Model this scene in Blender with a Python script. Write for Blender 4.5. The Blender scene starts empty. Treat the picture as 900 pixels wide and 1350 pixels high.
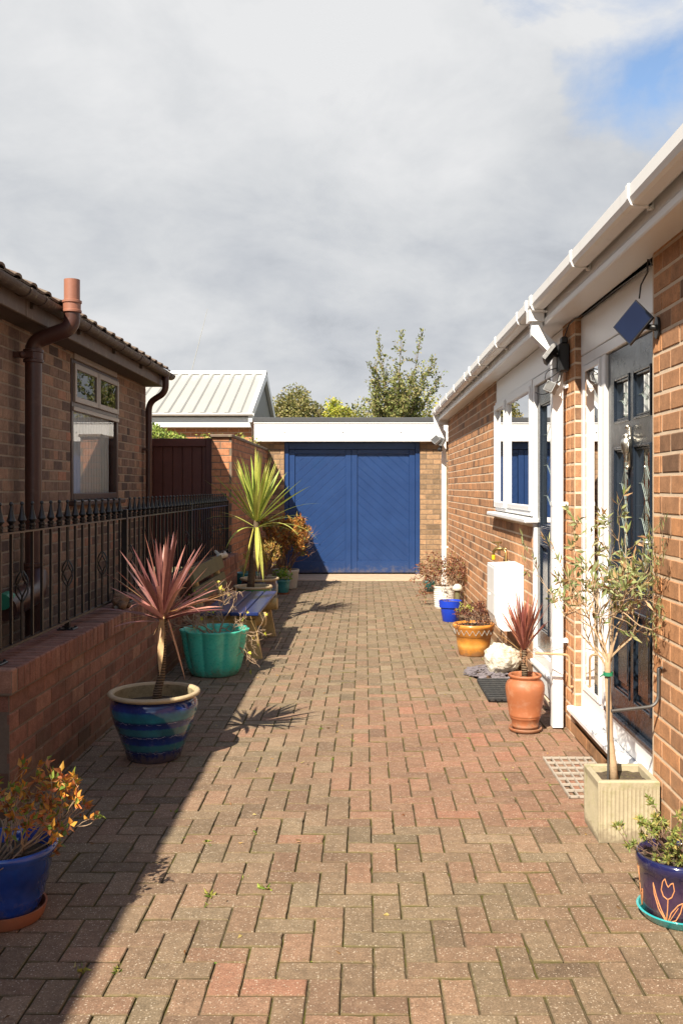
import bpy, math, random
from mathutils import Vector, Matrix, noise as mnoise
R = math.radians
SC = bpy.context.scene
COL = SC.collection

# ------------------------------------------------------------ camera, sky, sun
cam_d = bpy.data.cameras.new('camera')
cam = bpy.data.objects.new('camera', cam_d); COL.objects.link(cam)
cam.location = (0, 0, 1.5); cam.rotation_euler = (R(90), 0, 0)
cam_d.sensor_width = 36; cam_d.lens = 1250 / 1350 * 36
cam_d.shift_x = -30 / 1350; cam_d.shift_y = -32 / 1350
cam_d.clip_start = 0.05; cam_d.clip_end = 1000
SC.camera = cam

SUNV = Vector((0.48, 0.93, -1.0)).normalized()          # the way the light travels
elev = math.asin(-SUNV.z); azim = math.atan2(-SUNV.x, -SUNV.y)
sd = bpy.data.lights.new('sun', 'SUN'); sd.energy = 5.0; sd.angle = R(0.5); sd.color = (1.0, 0.90, 0.75)
sun = bpy.data.objects.new('sun', sd); COL.objects.link(sun)
sun.rotation_euler = SUNV.to_track_quat('-Z', 'Y').to_euler(); sun.location = (-20, -20, 30)

W = bpy.data.worlds.new('World'); SC.world = W; W.use_nodes = True
wt = W.node_tree; wt.nodes.clear()
def wn(t, **k):
    n = wt.nodes.new(t)
    for a, b in k.items(): setattr(n, a, b)
    return n
def wl(a, b): wt.links.new(a, b)
def wmath(op, a, b=None, c=None, clamp=False):
    n = wn('ShaderNodeMath', operation=op, use_clamp=clamp)
    for i, v in enumerate((a, b, c)):
        if v is None: continue
        if isinstance(v, (int, float)): n.inputs[i].default_value = v
        else: wl(v, n.inputs[i])
    return n.outputs[0]
def wramp(fac, stops):
    n = wn('ShaderNodeValToRGB'); e = n.color_ramp.elements
    while len(e) < len(stops): e.new(0.5)
    for x, (p, c) in zip(e, stops): x.position = p; x.color = (*c, 1) if len(c) == 3 else c
    wl(fac, n.inputs[0]); return n.outputs[0]
tc = wn('ShaderNodeTexCoord').outputs['Generated']
sep = wn('ShaderNodeSeparateXYZ'); wl(tc, sep.inputs[0])
zc = wmath('MAXIMUM', sep.outputs[2], 0.0)
den = wmath('ADD', zc, 0.42)
cv = wn('ShaderNodeCombineXYZ')
wl(wmath('DIVIDE', sep.outputs[0], den), cv.inputs[0]); wl(wmath('DIVIDE', sep.outputs[1], den), cv.inputs[1])
cv.inputs[2].default_value = 3.7
def wnoise(scale, detail, rough, dist=0.0):
    n = wn('ShaderNodeTexNoise'); wl(cv.outputs[0], n.inputs['Vector'])
    n.inputs['Scale'].default_value = scale; n.inputs['Detail'].default_value = detail
    n.inputs['Roughness'].default_value = rough; n.inputs['Distortion'].default_value = dist
    return n.outputs['Fac']
nA = wnoise(1.5, 7, 0.54, 0.25); nB = wnoise(5.0, 8, 0.62, 0.3)
shade = wmath('ADD', wmath('MULTIPLY', nA, 0.68), wmath('MULTIPLY', nB, 0.32))
# lower clouds a touch darker and bluer grey than the ones overhead
lift = wmath('MULTIPLY', wmath('SUBTRACT', zc, 0.19), 0.20)
shade2 = wmath('ADD', shade, lift)
# unseen cloud overhead and behind is dimmed on purpose to cut the ambient fill
dk = wmath('SUBTRACT', 1.0, wmath('MULTIPLY', wmath('MAXIMUM', wmath('SUBTRACT', zc, 0.46), 0.0), 1.25))
bk = wmath('SUBTRACT', 1.0, wmath('MULTIPLY', wmath('MAXIMUM', wmath('ADD', wmath('MULTIPLY', sep.outputs[1], -1.0), 0.35), 0.0), 0.40))
cloud0 = wramp(shade2, [(0.36, (0.232, 0.245, 0.267)), (0.43, (0.290, 0.302, 0.322)), (0.50, (0.338, 0.347, 0.359)), (0.62, (0.408, 0.411, 0.416))])
cm = wn('ShaderNodeMixRGB', blend_type='MULTIPLY'); cm.inputs[0].default_value = 1.0
dkv = wn('ShaderNodeCombineXYZ'); dv = wmath('MULTIPLY', dk, bk)
for i in range(3): wl(dv, dkv.inputs[i])
wl(cloud0, cm.inputs[1]); wl(dkv.outputs[0], cm.inputs[2]); cloud = cm.outputs[0]
sky = wn('ShaderNodeTexSky', sky_type='NISHITA', sun_disc=False)
sky.sun_elevation = elev; sky.sun_rotation = azim
sky.altitude = 50; sky.air_density = 1.0; sky.dust_density = 0.6; sky.ozone_density = 1.2
skyc = wn('ShaderNodeMixRGB', blend_type='MULTIPLY'); skyc.inputs[0].default_value = 1.0
wl(sky.outputs[0], skyc.inputs[1]); skyc.inputs[2].default_value = (0.10, 0.10, 0.10, 1)
# broken cover: gaps high up, overhead and behind, one gap high to the right
hd = Vector((0.325, 1.0, 0.545)).normalized()
dp = wn('ShaderNodeVectorMath', operation='DOT_PRODUCT'); wl(tc, dp.inputs[0]); dp.inputs[1].default_value = hd
gap1 = wmath('MULTIPLY', wmath('SUBTRACT', dp.outputs['Value'], 0.984), 17.0)
gap1 = wmath('MAXIMUM', gap1, 0.0)
for gd, th in (((0.09, 1.0, 0.545), 0.9935), ((-0.43, 1.0, 0.45), 0.9955)):
    d2 = wn('ShaderNodeVectorMath', operation='DOT_PRODUCT'); wl(tc, d2.inputs[0]); d2.inputs[1].default_value = Vector(gd).normalized()
    gap1 = wmath('ADD', gap1, wmath('MAXIMUM', wmath('MULTIPLY', wmath('SUBTRACT', d2.outputs['Value'], th), 24.0), 0.0))
gap2 = wmath('MULTIPLY', wmath('MAXIMUM', wmath('SUBTRACT', zc, 0.52), 0.0), 0.9)
gap3 = wmath('MULTIPLY', wmath('MAXIMUM', wmath('MULTIPLY', sep.outputs[1], -1.0), 0.0), 0.22)  # unseen gaps overhead and behind, added to lower the ambient light
cover = wmath('SUBTRACT', wmath('SUBTRACT', wmath('SUBTRACT', wmath('ADD', shade, 0.30), gap1), gap2), gap3)
cfac = wramp(cover, [(0.52, (0, 0, 0)), (0.66, (1, 1, 1))])
mx = wn('ShaderNodeMixRGB'); wl(cfac, mx.inputs[0]); wl(skyc.outputs[0], mx.inputs[1]); wl(cloud, mx.inputs[2])
bg = wn('ShaderNodeBackground'); wl(mx.outputs[0], bg.inputs[0]); bg.inputs[1].default_value = 1.0
wo = wn('ShaderNodeOutputWorld'); wl(bg.outputs[0], wo.inputs[0])

vs = SC.view_settings
vs.view_transform = 'Standard'; vs.look = 'None'; vs.exposure = 1.0; vs.gamma = 1.0; vs.use_curve_mapping = False
SC.cycles.max_bounces = 8; SC.cycles.transparent_max_bounces = 12
SC.cycles.use_denoising = True

# ------------------------------------------------------------ helpers
def tag(o, label=None, cat=None, group=None, kind=None):
    if label: o['label'] = label
    if cat: o['category'] = cat
    if group: o['group'] = group
    if kind: o['kind'] = kind
    return o
def thing(name, loc, label, cat, group=None):
    o = bpy.data.objects.new(name, None); COL.objects.link(o); o.location = loc
    o.empty_display_size = 0.1
    return tag(o, label, cat, group)
def wloc(o):
    p = Vector((0, 0, 0))
    while o is not None: p += Vector(o.location); o = o.parent
    return p

class MB:
    def __init__(s): s.v = []; s.f = []; s.c = []; s.m = []; s.col = (0.5, 0.5, 0.5); s.mi = 0
    def face(s, idx): s.f.append(tuple(idx)); s.c.append(s.col); s.m.append(s.mi)
    def quad(s, *p):
        b = len(s.v); s.v += [tuple(q) for q in p]; s.face(range(b, b + len(p)))
    def box(s, a, b, rot=None, org=None):
        x0, y0, z0 = a; x1, y1, z1 = b
        P = [(x0,y0,z0),(x1,y0,z0),(x1,y1,z0),(x0,y1,z0),(x0,y0,z1),(x1,y0,z1),(x1,y1,z1),(x0,y1,z1)]
        if rot is not None: P = [tuple(rot @ Vector(p) + org) for p in P]
        k = len(s.v); s.v += P
        for q in ((0,3,2,1),(4,5,6,7),(0,1,5,4),(1,2,6,5),(2,3,7,6),(3,0,4,7)): s.face([k+i for i in q])
    def bbox(s, a, b, c=0.004):
        "box with chamfered edges"
        lo = [min(a[i], b[i]) for i in range(3)]; hi = [max(a[i], b[i]) for i in range(3)]
        c = min(c, min(hi[i]-lo[i] for i in range(3)) * 0.45)
        k = len(s.v); idx = {}
        for ix in (0,1):
            for iy in (0,1):
                for iz in (0,1):
                    e = [hi[0] if ix else lo[0], hi[1] if iy else lo[1], hi[2] if iz else lo[2]]
                    i_ = [e[0] - c*(1 if ix else -1), e[1] - c*(1 if iy else -1), e[2] - c*(1 if iz else -1)]
                    for ax in range(3):
                        p = [i_[0], i_[1], i_[2]]; p[ax] = e[ax]
                        idx[(ix,iy,iz,ax)] = len(s.v); s.v.append(tuple(p))
        def g(x,y,z,a): return idx[(x,y,z,a)]
        for sd in (0,1):
            q = [g(sd,0,0,0), g(sd,1,0,0), g(sd,1,1,0), g(sd,0,1,0)]; s.face(q if sd else q[::-1])
            q = [g(0,sd,0,1), g(1,sd,0,1), g(1,sd,1,1), g(0,sd,1,1)]; s.face(q[::-1] if sd else q)
            q = [g(0,0,sd,2), g(1,0,sd,2), g(1,1,sd,2), g(0,1,sd,2)]; s.face(q if sd else q[::-1])
        for i in (0,1):
            for j in (0,1):
                fl = (i + j) % 2
                q = [g(i,j,0,0), g(i,j,0,1), g(i,j,1,1), g(i,j,1,0)]; s.face(q[::-1] if fl else q)
                q = [g(0,i,j,1), g(0,i,j,2), g(1,i,j,2), g(1,i,j,1)]; s.face(q[::-1] if fl else q)
                q = [g(i,0,j,0), g(i,0,j,2), g(i,1,j,2), g(i,1,j,0)]; s.face(q if fl else q[::-1])
        for ix in (0,1):
            for iy in (0,1):
                for iz in (0,1):
                    q = [g(ix,iy,iz,0), g(ix,iy,iz,1), g(ix,iy,iz,2)]
                    s.face(q if (ix+iy+iz) % 2 else q[::-1])
    def tube(s, pts, rad, n=8, cap=True, a0=0.0, up=None):
        pts = [Vector(p) for p in pts]; N = len(pts)
        if not hasattr(rad, '__len__'): rad = [rad] * N
        T = []
        for i in range(N):
            d = pts[min(i+1, N-1)] - pts[max(i-1, 0)]
            T.append(d.normalized() if d.length > 1e-9 else Vector((0,0,1)))
        u = up or (Vector((0,0,1)) if abs(T[0].z) < 0.9 else Vector((0,1,0)))
        u = (u - T[0] * u.dot(T[0])).normalized(); k = len(s.v)
        for i in range(N):
            if i:
                u = u - T[i] * u.dot(T[i])
                u = u.normalized() if u.length > 1e-6 else T[i].orthogonal().normalized()
            w = T[i].cross(u); st = 1.0
            if 0 < i < N-1:
                c = (pts[i+1]-pts[i]).normalized().dot(T[i]); st = min(1/max(c, 0.5), 1.5) if n == 4 else 1.0
            for j in range(n):
                a = a0 + 2*math.pi*j/n
                s.v.append(tuple(pts[i] + (u*math.cos(a)*st + w*math.sin(a)) * rad[i]))
        for i in range(N-1):
            for j in range(n):
                a = k+i*n+j; b = k+i*n+(j+1) % n
                s.face((a, b, b+n, a+n))
        if cap:
            s.face([k+j for j in range(n)][::-1]); s.face([k+(N-1)*n+j for j in range(n)])
    def lathe(s, prof, n=40, c=(0,0,0), fn=None, capb=True):
        k = len(s.v)
        for r, z in prof:
            for j in range(n):
                a = 2*math.pi*j/n; rr = r*fn(a, z) if fn else r
                s.v.append((c[0]+rr*math.cos(a), c[1]+rr*math.sin(a), c[2]+z))
        for i in range(len(prof)-1):
            for j in range(n):
                a = k+i*n+j; b = k+i*n+(j+1) % n
                s.face((a, b, b+n, a+n))
        if capb: s.face([k+j for j in range(n)][::-1])
    def prism(s, prof, y0, y1, cap=True):
        "profile of (x,z) points run along y"
        k = len(s.v); n = len(prof)
        s.v += [(x, y0, z) for x, z in prof] + [(x, y1, z) for x, z in prof]
        for i in range(n):
            j = (i+1) % n; s.face((k+i, k+j, k+n+j, k+n+i))
        if cap: s.face(range(k, k+n)); s.face([k+n+i for i in range(n)][::-1])
    def ball(s, c, r, n=10, m=7, sc=(1,1,1), fn=None):
        k = len(s.v)
        for i in range(1, m):
            t = math.pi*i/m
            for j in range(n):
                a = 2*math.pi*j/n
                d = Vector((math.sin(t)*math.cos(a), math.sin(t)*math.sin(a), math.cos(t)))
                q = r*(fn(d) if fn else 1)
                s.v.append((c[0]+d.x*q*sc[0], c[1]+d.y*q*sc[1], c[2]+d.z*q*sc[2]))
        qt = r*(fn(Vector((0,0,1))) if fn else 1); qb = r*(fn(Vector((0,0,-1))) if fn else 1)
        s.v.append((c[0], c[1], c[2]+qt*sc[2])); s.v.append((c[0], c[1], c[2]-qb*sc[2]))
        T = len(s.v)-2
        for i in range(m-2):
            for j in range(n):
                a = k+i*n+j; b = k+i*n+(j+1) % n; s.face((a, a+n, b+n, b))
        for j in range(n):
            s.face((T, k+j, k+(j+1) % n)); s.face((T+1, k+(m-2)*n+(j+1) % n, k+(m-2)*n+j))
    def build(s, name, mat, parent=None, smooth=False, world=True, fixn=False):
        off = wloc(parent) if (world and parent is not None) else Vector((0,0,0))
        me = bpy.data.meshes.new(name)
        me.from_pydata([(x-off.x, y-off.y, z-off.z) for x, y, z in s.v], [], s.f)
        for m_ in (mat if isinstance(mat, (list, tuple)) else [mat]): me.materials.append(m_)
        at = me.attributes.new('tint', 'FLOAT_COLOR', 'FACE')
        at.data.foreach_set('color', [q for c in s.c for q in (c[0], c[1], c[2], 1.0)])
        me.polygons.foreach_set('material_index', s.m)
        me.polygons.foreach_set('use_smooth', [bool(smooth)] * len(me.polygons))
        me.update()
        if fixn:
            import bmesh
            bm = bmesh.new(); bm.from_mesh(me); bmesh.ops.recalc_face_normals(bm, faces=bm.faces); bm.to_mesh(me); bm.free()
        if smooth == 'auto':
            try: me.set_sharp_from_angle(angle=R(38))
            except Exception: pass
        o = bpy.data.objects.new(name, me); COL.objects.link(o)
        if parent is not None: o.parent = parent
        return o

# ------------------------------------------------------------ materials
class NT:
    def __init__(s, name):
        s.m = bpy.data.materials.new(name); s.m.use_nodes = True; s.t = s.m.node_tree; s.t.nodes.clear()
        s.out = s.n('ShaderNodeOutputMaterial'); s._tc = None
    def n(s, t, **k):
        x = s.t.nodes.new(t)
        for a, b in k.items(): setattr(x, a, b)
        return x
    def l(s, a, b): s.t.links.new(a, b)
    def put(s, sock, v):
        if isinstance(v, (int, float)): sock.default_value = v
        elif isinstance(v, (tuple, list)): sock.default_value = (*v, 1) if len(v) == 3 and sock.type == 'RGBA' else v
        else: s.l(v, sock)
    def co(s):
        if not s._tc: s._tc = s.n('ShaderNodeTexCoord').outputs['Object']
        return s._tc
    def noise(s, scale, detail=4, rough=0.55, vec=None, dist=0.0):
        x = s.n('ShaderNodeTexNoise'); s.l(vec or s.co(), x.inputs['Vector'])
        x.inputs['Scale'].default_value = scale; x.inputs['Detail'].default_value = detail
        x.inputs['Roughness'].default_value = rough; x.inputs['Distortion'].default_value = dist
        return x.outputs['Fac']
    def voro(s, scale, vec=None, out='Distance'):
        x = s.n('ShaderNodeTexVoronoi'); s.l(vec or s.co(), x.inputs['Vector']); x.inputs['Scale'].default_value = scale
        return x.outputs[out]
    def math(s, op, a, b=None, c=None, clamp=False):
        x = s.n('ShaderNodeMath', operation=op, use_clamp=clamp)
        for i, v in enumerate((a, b, c)):
            if v is not None: s.put(x.inputs[i], v)
        return x.outputs[0]
    def mix(s, f, a, b, mode='MIX'):
        x = s.n('ShaderNodeMixRGB', blend_type=mode); s.put(x.inputs[0], f); s.put(x.inputs[1], a); s.put(x.inputs[2], b)
        return x.outputs[0]
    def ramp(s, f, stops, interp='LINEAR'):
        x = s.n('ShaderNodeValToRGB'); x.color_ramp.interpolation = interp; e = x.color_ramp.elements
        while len(e) < len(stops): e.new(0.5)
        for q, (p, c) in zip(e, stops):
            q.position = p; q.color = (c, c, c, 1) if isinstance(c, (int, float)) else (*c, 1)
        s.put(x.inputs[0], f); return x.outputs[0]
    def step(s, f, a, b):
        x = s.n('ShaderNodeMapRange', interpolation_type='SMOOTHSTEP'); s.put(x.inputs[0], f)
        x.inputs[1].default_value = a; x.inputs[2].default_value = b; return x.outputs[0]
    def tint(s):
        a = s.n('ShaderNodeAttribute', attribute_name='tint'); return a
    def bump(s, h, strength=0.3, dist=0.003):
        x = s.n('ShaderNodeBump'); x.inputs['Strength'].default_value = strength; x.inputs['Distance'].default_value = dist
        s.put(x.inputs['Height'], h); return x.outputs[0]
    def pbr(s, col, rough=0.6, normal=None, spec=0.5, metal=0.0, coat=0.0, link=True):
        p = s.n('ShaderNodeBsdfPrincipled'); s.put(p.inputs['Base Color'], col); s.put(p.inputs['Roughness'], rough)
        s.put(p.inputs['Specular IOR Level'], spec); s.put(p.inputs['Metallic'], metal); s.put(p.inputs['Coat Weight'], coat)
        p.inputs['Coat Roughness'].default_value = 0.08
        if normal is not None: s.l(normal, p.inputs['Normal'])
        if link: s.l(p.outputs[0], s.out.inputs[0])
        return p.outputs[0]
def mul(c, k): return tuple(x*k for x in c)

def splash_mix(t, c, k, h=0.10):
    s = t.n('ShaderNodeSeparateXYZ'); t.l(t.co(), s.inputs[0])
    f = t.math('SUBTRACT', t.math('ADD', t.noise(28, 5, 0.7), t.math('MULTIPLY', t.noise(5, 3, 0.6), 0.4)), t.math('DIVIDE', s.outputs[2], h*2.6))
    return t.mix(t.math('MULTIPLY', t.step(f, 0.42, 0.70), k), c, (0.16,0.12,0.08))
def plain(name, col, rough=0.6, var=0.2, vs_=6.0, bump=0.15, bs=60, spec=0.5, coat=0.0, metal=0.0, dirt=None, dirtk=0.35, bdist=0.002, splash=0.0, bloom=0.0):
    t = NT(name)
    a = t.noise(vs_, 5, 0.6); b = t.noise(vs_*9, 4, 0.6)
    f = t.math('ADD', t.math('MULTIPLY', a, 0.6), t.math('MULTIPLY', b, 0.4))
    c = t.ramp(f, [(0.3, mul(col, 1-var)), (0.7, mul(col, 1+var))])
    if dirt:
        d = t.step(t.noise(vs_*2.2, 7, 0.68), 0.50, 0.72)
        c = t.mix(t.math('MULTIPLY', d, dirtk), c, dirt)
    if bloom: c = t.mix(t.math('MULTIPLY', t.step(t.noise(11, 6, 0.7), 0.54, 0.72), bloom), c, (0.62,0.55,0.46))
    if splash: c = splash_mix(t, c, splash)
    rr = t.math('ADD', t.math('MULTIPLY', t.math('SUBTRACT', b, 0.5), 0.3), rough, clamp=True)
    nm = t.bump(t.noise(bs, 5, 0.65), bump, bdist) if bump else None
    t.pbr(c, rr, nm, spec, metal, coat)
    return t.m

def brick_mat(name, stops, speck=0.35, rough=0.85, stain=(0.10,0.08,0.06), stk=0.35):
    "every brick has its own shade (face attribute), plus fired mottling and grit"
    t = NT(name); at = t.tint(); sp = t.n('ShaderNodeSeparateColor'); t.l(at.outputs['Color'], sp.inputs[0])
    c = t.ramp(sp.outputs[0], stops)
    n1 = t.noise(16, 6, 0.65); n2 = t.noise(120, 4, 0.7)
    c = t.mix(1.0, c, t.ramp(n1, [(0.3, 0.72), (0.7, 1.25)]), 'MULTIPLY')
    c = t.mix(speck, c, t.ramp(n2, [(0.35, 0.45), (0.62, 1.35)]), 'MULTIPLY')
    big = t.step(t.noise(1.7, 6, 0.65), 0.52, 0.75)
    c = t.mix(t.math('MULTIPLY', big, stk), c, stain)
    bl = t.math('MULTIPLY', t.step(t.noise(2.6, 7, 0.72), 0.60, 0.74), t.step(n1, 0.42, 0.6))
    c = t.mix(t.math('MULTIPLY', bl, 0.38), c, (0.56,0.47,0.38))
    s = t.n('ShaderNodeSeparateXYZ'); t.l(t.co(), s.inputs[0])
    damp = t.step(t.math('SUBTRACT', t.math('MULTIPLY', t.noise(3, 5, 0.65), 0.7), s.outputs[2]), 0.05, 0.30)
    c = t.mix(t.math('MULTIPLY', damp, 0.45), c, (0.10,0.085,0.05))
    h = t.math('ADD', t.math('MULTIPLY', n1, 0.5), t.math('MULTIPLY', n2, 0.5))
    t.pbr(c, rough, t.bump(h, 0.55, 0.004), 0.25)
    return t.m

M = {}
M['brick_right'] = brick_mat('orange_brown_brick', [(0.0,(0.19,0.108,0.065)),(0.3,(0.36,0.190,0.102)),(0.65,(0.47,0.240,0.120)),(1.0,(0.54,0.260,0.120))], stain=(0.20,0.145,0.10), stk=0.28)
M['brick_left'] = brick_mat('mixed_brown_brick', [(0.0,(0.09,0.060,0.052)),(0.4,(0.20,0.122,0.090)),(0.75,(0.30,0.185,0.125)),(1.0,(0.35,0.165,0.105))], stk=0.35)
M['brick_low'] = brick_mat('red_brown_brick', [(0.0,(0.15,0.075,0.055)),(0.5,(0.25,0.115,0.08)),(1.0,(0.32,0.17,0.115))], stk=0.35)
M['brick_pier'] = brick_mat('weathered_orange_brick', [(0.0,(0.24,0.11,0.06)),(0.5,(0.42,0.19,0.10)),(1.0,(0.52,0.22,0.11))], stain=(0.07,0.06,0.05), stk=0.55)
M['brick_garage'] = brick_mat('weathered_buff_brick', [(0.0,(0.17,0.115,0.07)),(0.5,(0.31,0.20,0.115)),(1.0,(0.41,0.25,0.14))], stain=(0.09,0.075,0.05), stk=0.6)
M['mortar_pale'] = plain('pale_mortar', (0.64,0.50,0.36), 0.9, 0.15, 9, 0.4, 150)
M['mortar_brown'] = plain('brown_mortar', (0.27,0.205,0.15), 0.9, 0.25, 9, 0.4, 150)
M['mortar_dark'] = plain('dark_mortar', (0.17,0.125,0.09), 0.9, 0.3, 9, 0.4, 150)
def upvc_mat(name, col, rough, grime, gk):
    t = NT(name)
    mp = t.n('ShaderNodeMapping'); mp.inputs['Scale'].default_value = (6, 6, 0.7); t.l(t.co(), mp.inputs[0])
    streak = t.step(t.noise(1.5, 5, 0.6, vec=mp.outputs[0]), 0.55, 0.85)
    t.pbr(t.mix(t.math('MULTIPLY', streak, gk), col, grime), rough, None, 0.5); return t.m
M['upvc'] = upvc_mat('white_plastic', (0.82,0.825,0.825), 0.34, (0.50,0.46,0.40), 0.12)
M['upvc_dirty'] = upvc_mat('weathered_white_plastic', (0.78,0.775,0.765), 0.38, (0.40,0.36,0.30), 0.30)
M['white_paint'] = plain('white_painted_board', (0.80,0.795,0.78), 0.5, 0.03, 2, 0.12, 18, dirt=(0.5,0.47,0.42), dirtk=0.18)
M['brown_plastic'] = plain('brown_plastic', (0.075,0.030,0.022), 0.38, 0.2, 5, 0.06, 20, dirt=(0.16,0.11,0.08), dirtk=0.25)
M['terracotta_pipe'] = plain('faded_brown_plastic', (0.30,0.125,0.08), 0.45, 0.12, 5, 0.06, 20, dirt=(0.36,0.22,0.15), dirtk=0.3)
M['brown_gutter'] = plain('lichened_brown_gutter', (0.075,0.047,0.034), 0.6, 0.35, 7, 0.3, 40, dirt=(0.24,0.21,0.14), dirtk=0.6)
M['brown_fascia'] = plain('weathered_brown_board', (0.125,0.085,0.065), 0.6, 0.25, 4, 0.15, 30, dirt=(0.30,0.26,0.20), dirtk=0.4)
M['dark_soffit'] = plain('dark_brown_soffit', (0.075,0.05,0.04), 0.7, 0.2, 4, 0.1, 30)
M['tile'] = plain('lichened_roof_tile', (0.16,0.115,0.085), 0.9, 0.3, 9, 0.6, 80, dirt=(0.33,0.30,0.19), dirtk=0.6)
M['frame_brown'] = plain('dark_brown_frame', (0.06,0.030,0.024), 0.4, 0.2, 5, 0.05, 30)
M['frame_taupe'] = plain('faded_taupe_frame', (0.32,0.255,0.21), 0.4, 0.1, 5, 0.05, 30)
M['black_iron'] = plain('black_painted_iron', (0.011,0.0105,0.0105), 0.34, 0.3, 20, 0.1, 60, dirt=(0.05,0.045,0.04), dirtk=0.2)
M['black_plastic'] = plain('black_plastic', (0.016,0.017,0.019), 0.42, 0.2, 10, 0.05, 60)
M['blue_door'] = None
M['navy_door'] = plain('dark_slate_blue_door', (0.014,0.021,0.033), 0.24, 0.08, 2, 0.03, 8)
M['concrete'] = plain('pale_concrete', (0.45,0.335,0.225), 0.9, 0.18, 5, 0.5, 90, dirt=(0.24,0.19,0.13), dirtk=0.5)
M['grey_felt'] = plain('grey_roof_edge', (0.060,0.063,0.068), 0.7, 0.15, 4, 0.3, 60)
M['slate_roof'] = plain('dark_roof_covering', (0.10,0.095,0.09), 0.8, 0.2, 6, 0.4, 60)
M['soil'] = plain('potting_soil', (0.085,0.062,0.040), 0.95, 0.6, 30, 1.0, 70, dirt=(0.15,0.14,0.045), dirtk=0.8, bdist=0.01)
M['metal_white'] = plain('pale_coated_metal', (0.37,0.365,0.335), 0.4, 0.06, 2, 0.05, 10, dirt=(0.42,0.41,0.36), dirtk=0.22)
M['grey_clad'] = plain('grey_cladding', (0.26,0.265,0.275), 0.55, 0.1, 4, 0.1, 20)
M['galv'] = plain('galvanised_steel', (0.13,0.128,0.125), 0.55, 0.15, 14, 0.1, 50, metal=0.7)
M['grate'] = plain('pale_plastic_grating', (0.36,0.315,0.26), 0.6, 0.12, 12, 0.2, 50, dirt=(0.25,0.20,0.15), dirtk=0.5)
M['chrome'] = plain('polished_metal', (0.60,0.57,0.50), 0.38, 0.1, 20, 0.0, 50, metal=1.0)
M['brass'] = plain('dull_brass', (0.42,0.30,0.12), 0.35, 0.2, 30, 0.1, 50, metal=0.9)
M['copper'] = plain('tan_painted_pipe', (0.42,0.28,0.15), 0.5, 0.15, 12, 0.1, 50)
M['yellow'] = plain('yellow_plastic', (0.75,0.48,0.02), 0.45, 0.1, 12, 0.0, 50)
M['dark_room'] = plain('dim_interior', (0.055,0.055,0.058), 0.9, 0.1, 2, 0.0, 50)
M['blind'] = plain('pale_fabric_blind', (0.80,0.83,0.88), 0.8, 0.05, 3, 0.05, 60)
M['lead'] = plain('pale_lead_strip', (0.22,0.27,0.25), 0.5, 0.1, 10, 0.0, 50)
M['terracotta'] = plain('terracotta', (0.330,0.112,0.045), 0.55, 0.12, 7, 0.2, 70, dirt=(0.56,0.33,0.20), dirtk=0.35, splash=0.5, bloom=0.12)
M['terracotta_dark'] = plain('old_terracotta', (0.36,0.125,0.06), 0.7, 0.2, 9, 0.3, 70, dirt=(0.22,0.12,0.08), dirtk=0.4)
M['orange_glaze'] = None
M['rock'] = None
M['bench_blue'] = plain('worn_blue_paint', (0.010,0.024,0.115), 0.32, 0.25, 9, 0.2, 40, dirt=(0.06,0.05,0.09), dirtk=0.35)
M['log'] = plain('pale_debarked_log', (0.47,0.32,0.13), 0.75, 0.25, 8, 0.5, 40, dirt=(0.14,0.10,0.06), dirtk=0.5)
M['mossy_board'] = plain('mossy_board', (0.13,0.115,0.05), 0.85, 0.25, 8, 0.5, 40, dirt=(0.16,0.13,0.09), dirtk=0.5)
M['bark'] = plain('brown_bark', (0.17,0.125,0.085), 0.9, 0.3, 20, 0.9, 60, bdist=0.006)
def ring_bark():
    t = NT('ringed_bark'); w = t.n('ShaderNodeTexWave', wave_type='BANDS', bands_direction='Z'); t.l(t.co(), w.inputs[0])
    w.inputs['Scale'].default_value = 22; w.inputs['Distortion'].default_value = 3.5; w.inputs['Detail'].default_value = 3
    n = t.noise(40, 5, 0.7)
    c = t.mix(t.math('MULTIPLY', w.outputs['Fac'], n), (0.07,0.048,0.032), (0.34,0.25,0.16))
    t.pbr(c, 0.9, t.bump(t.math('ADD', w.outputs['Fac'], n), 0.9, 0.006), 0.2); return t.m
M['ring_bark'] = ring_bark()
M['olive_bark'] = plain('tan_smooth_bark', (0.44,0.31,0.19), 0.8, 0.2, 15, 0.5, 50, dirt=(0.22,0.18,0.10), dirtk=0.4)
M['twig'] = plain('tan_twig', (0.34,0.235,0.15), 0.8, 0.25, 20, 0.3, 60)
M['twig_dark'] = plain('brown_twig', (0.17,0.105,0.075), 0.85, 0.25, 20, 0.3, 60)
M['purple_slate'] = plain('purple_slate', (0.17,0.15,0.165), 0.7, 0.25, 30, 0.3, 60)
M['rubber'] = plain('black_rubber', (0.022,0.023,0.024), 0.6, 0.3, 12, 0.3, 80, dirt=(0.14,0.12,0.10), dirtk=0.35)
M['grey_plastic'] = plain('grey_plastic', (0.24,0.245,0.25), 0.45, 0.1, 10, 0.05, 50)
M['green_tape'] = plain('green_tie', (0.02,0.20,0.10), 0.5, 0.1, 10, 0.0, 50)
M['green_lid'] = plain('green_plastic', (0.02,0.20,0.11), 0.5, 0.1, 10, 0.0, 50)

def leaf_mat(name, rough=0.5, trans=0.28, var=0.22):
    t = NT(name); a = t.tint()
    c = t.mix(1.0, a.outputs['Color'], t.ramp(t.noise(45, 4, 0.6), [(0.3, 1-var), (0.7, 1+var)]), 'MULTIPLY')
    p = t.pbr(c, rough, None, 0.4, link=False)
    tr = t.n('ShaderNodeBsdfTranslucent'); t.l(c, tr.inputs[0])
    m = t.n('ShaderNodeMixShader'); m.inputs[0].default_value = trans
    t.l(p, m.inputs[1]); t.l(tr.outputs[0], m.inputs[2]); t.l(m.outputs[0], t.out.inputs[0])
    return t.m
M['leaf'] = leaf_mat('leaf'); M['blade'] = leaf_mat('sword_leaf', 0.42, 0.22, 0.15)

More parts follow.
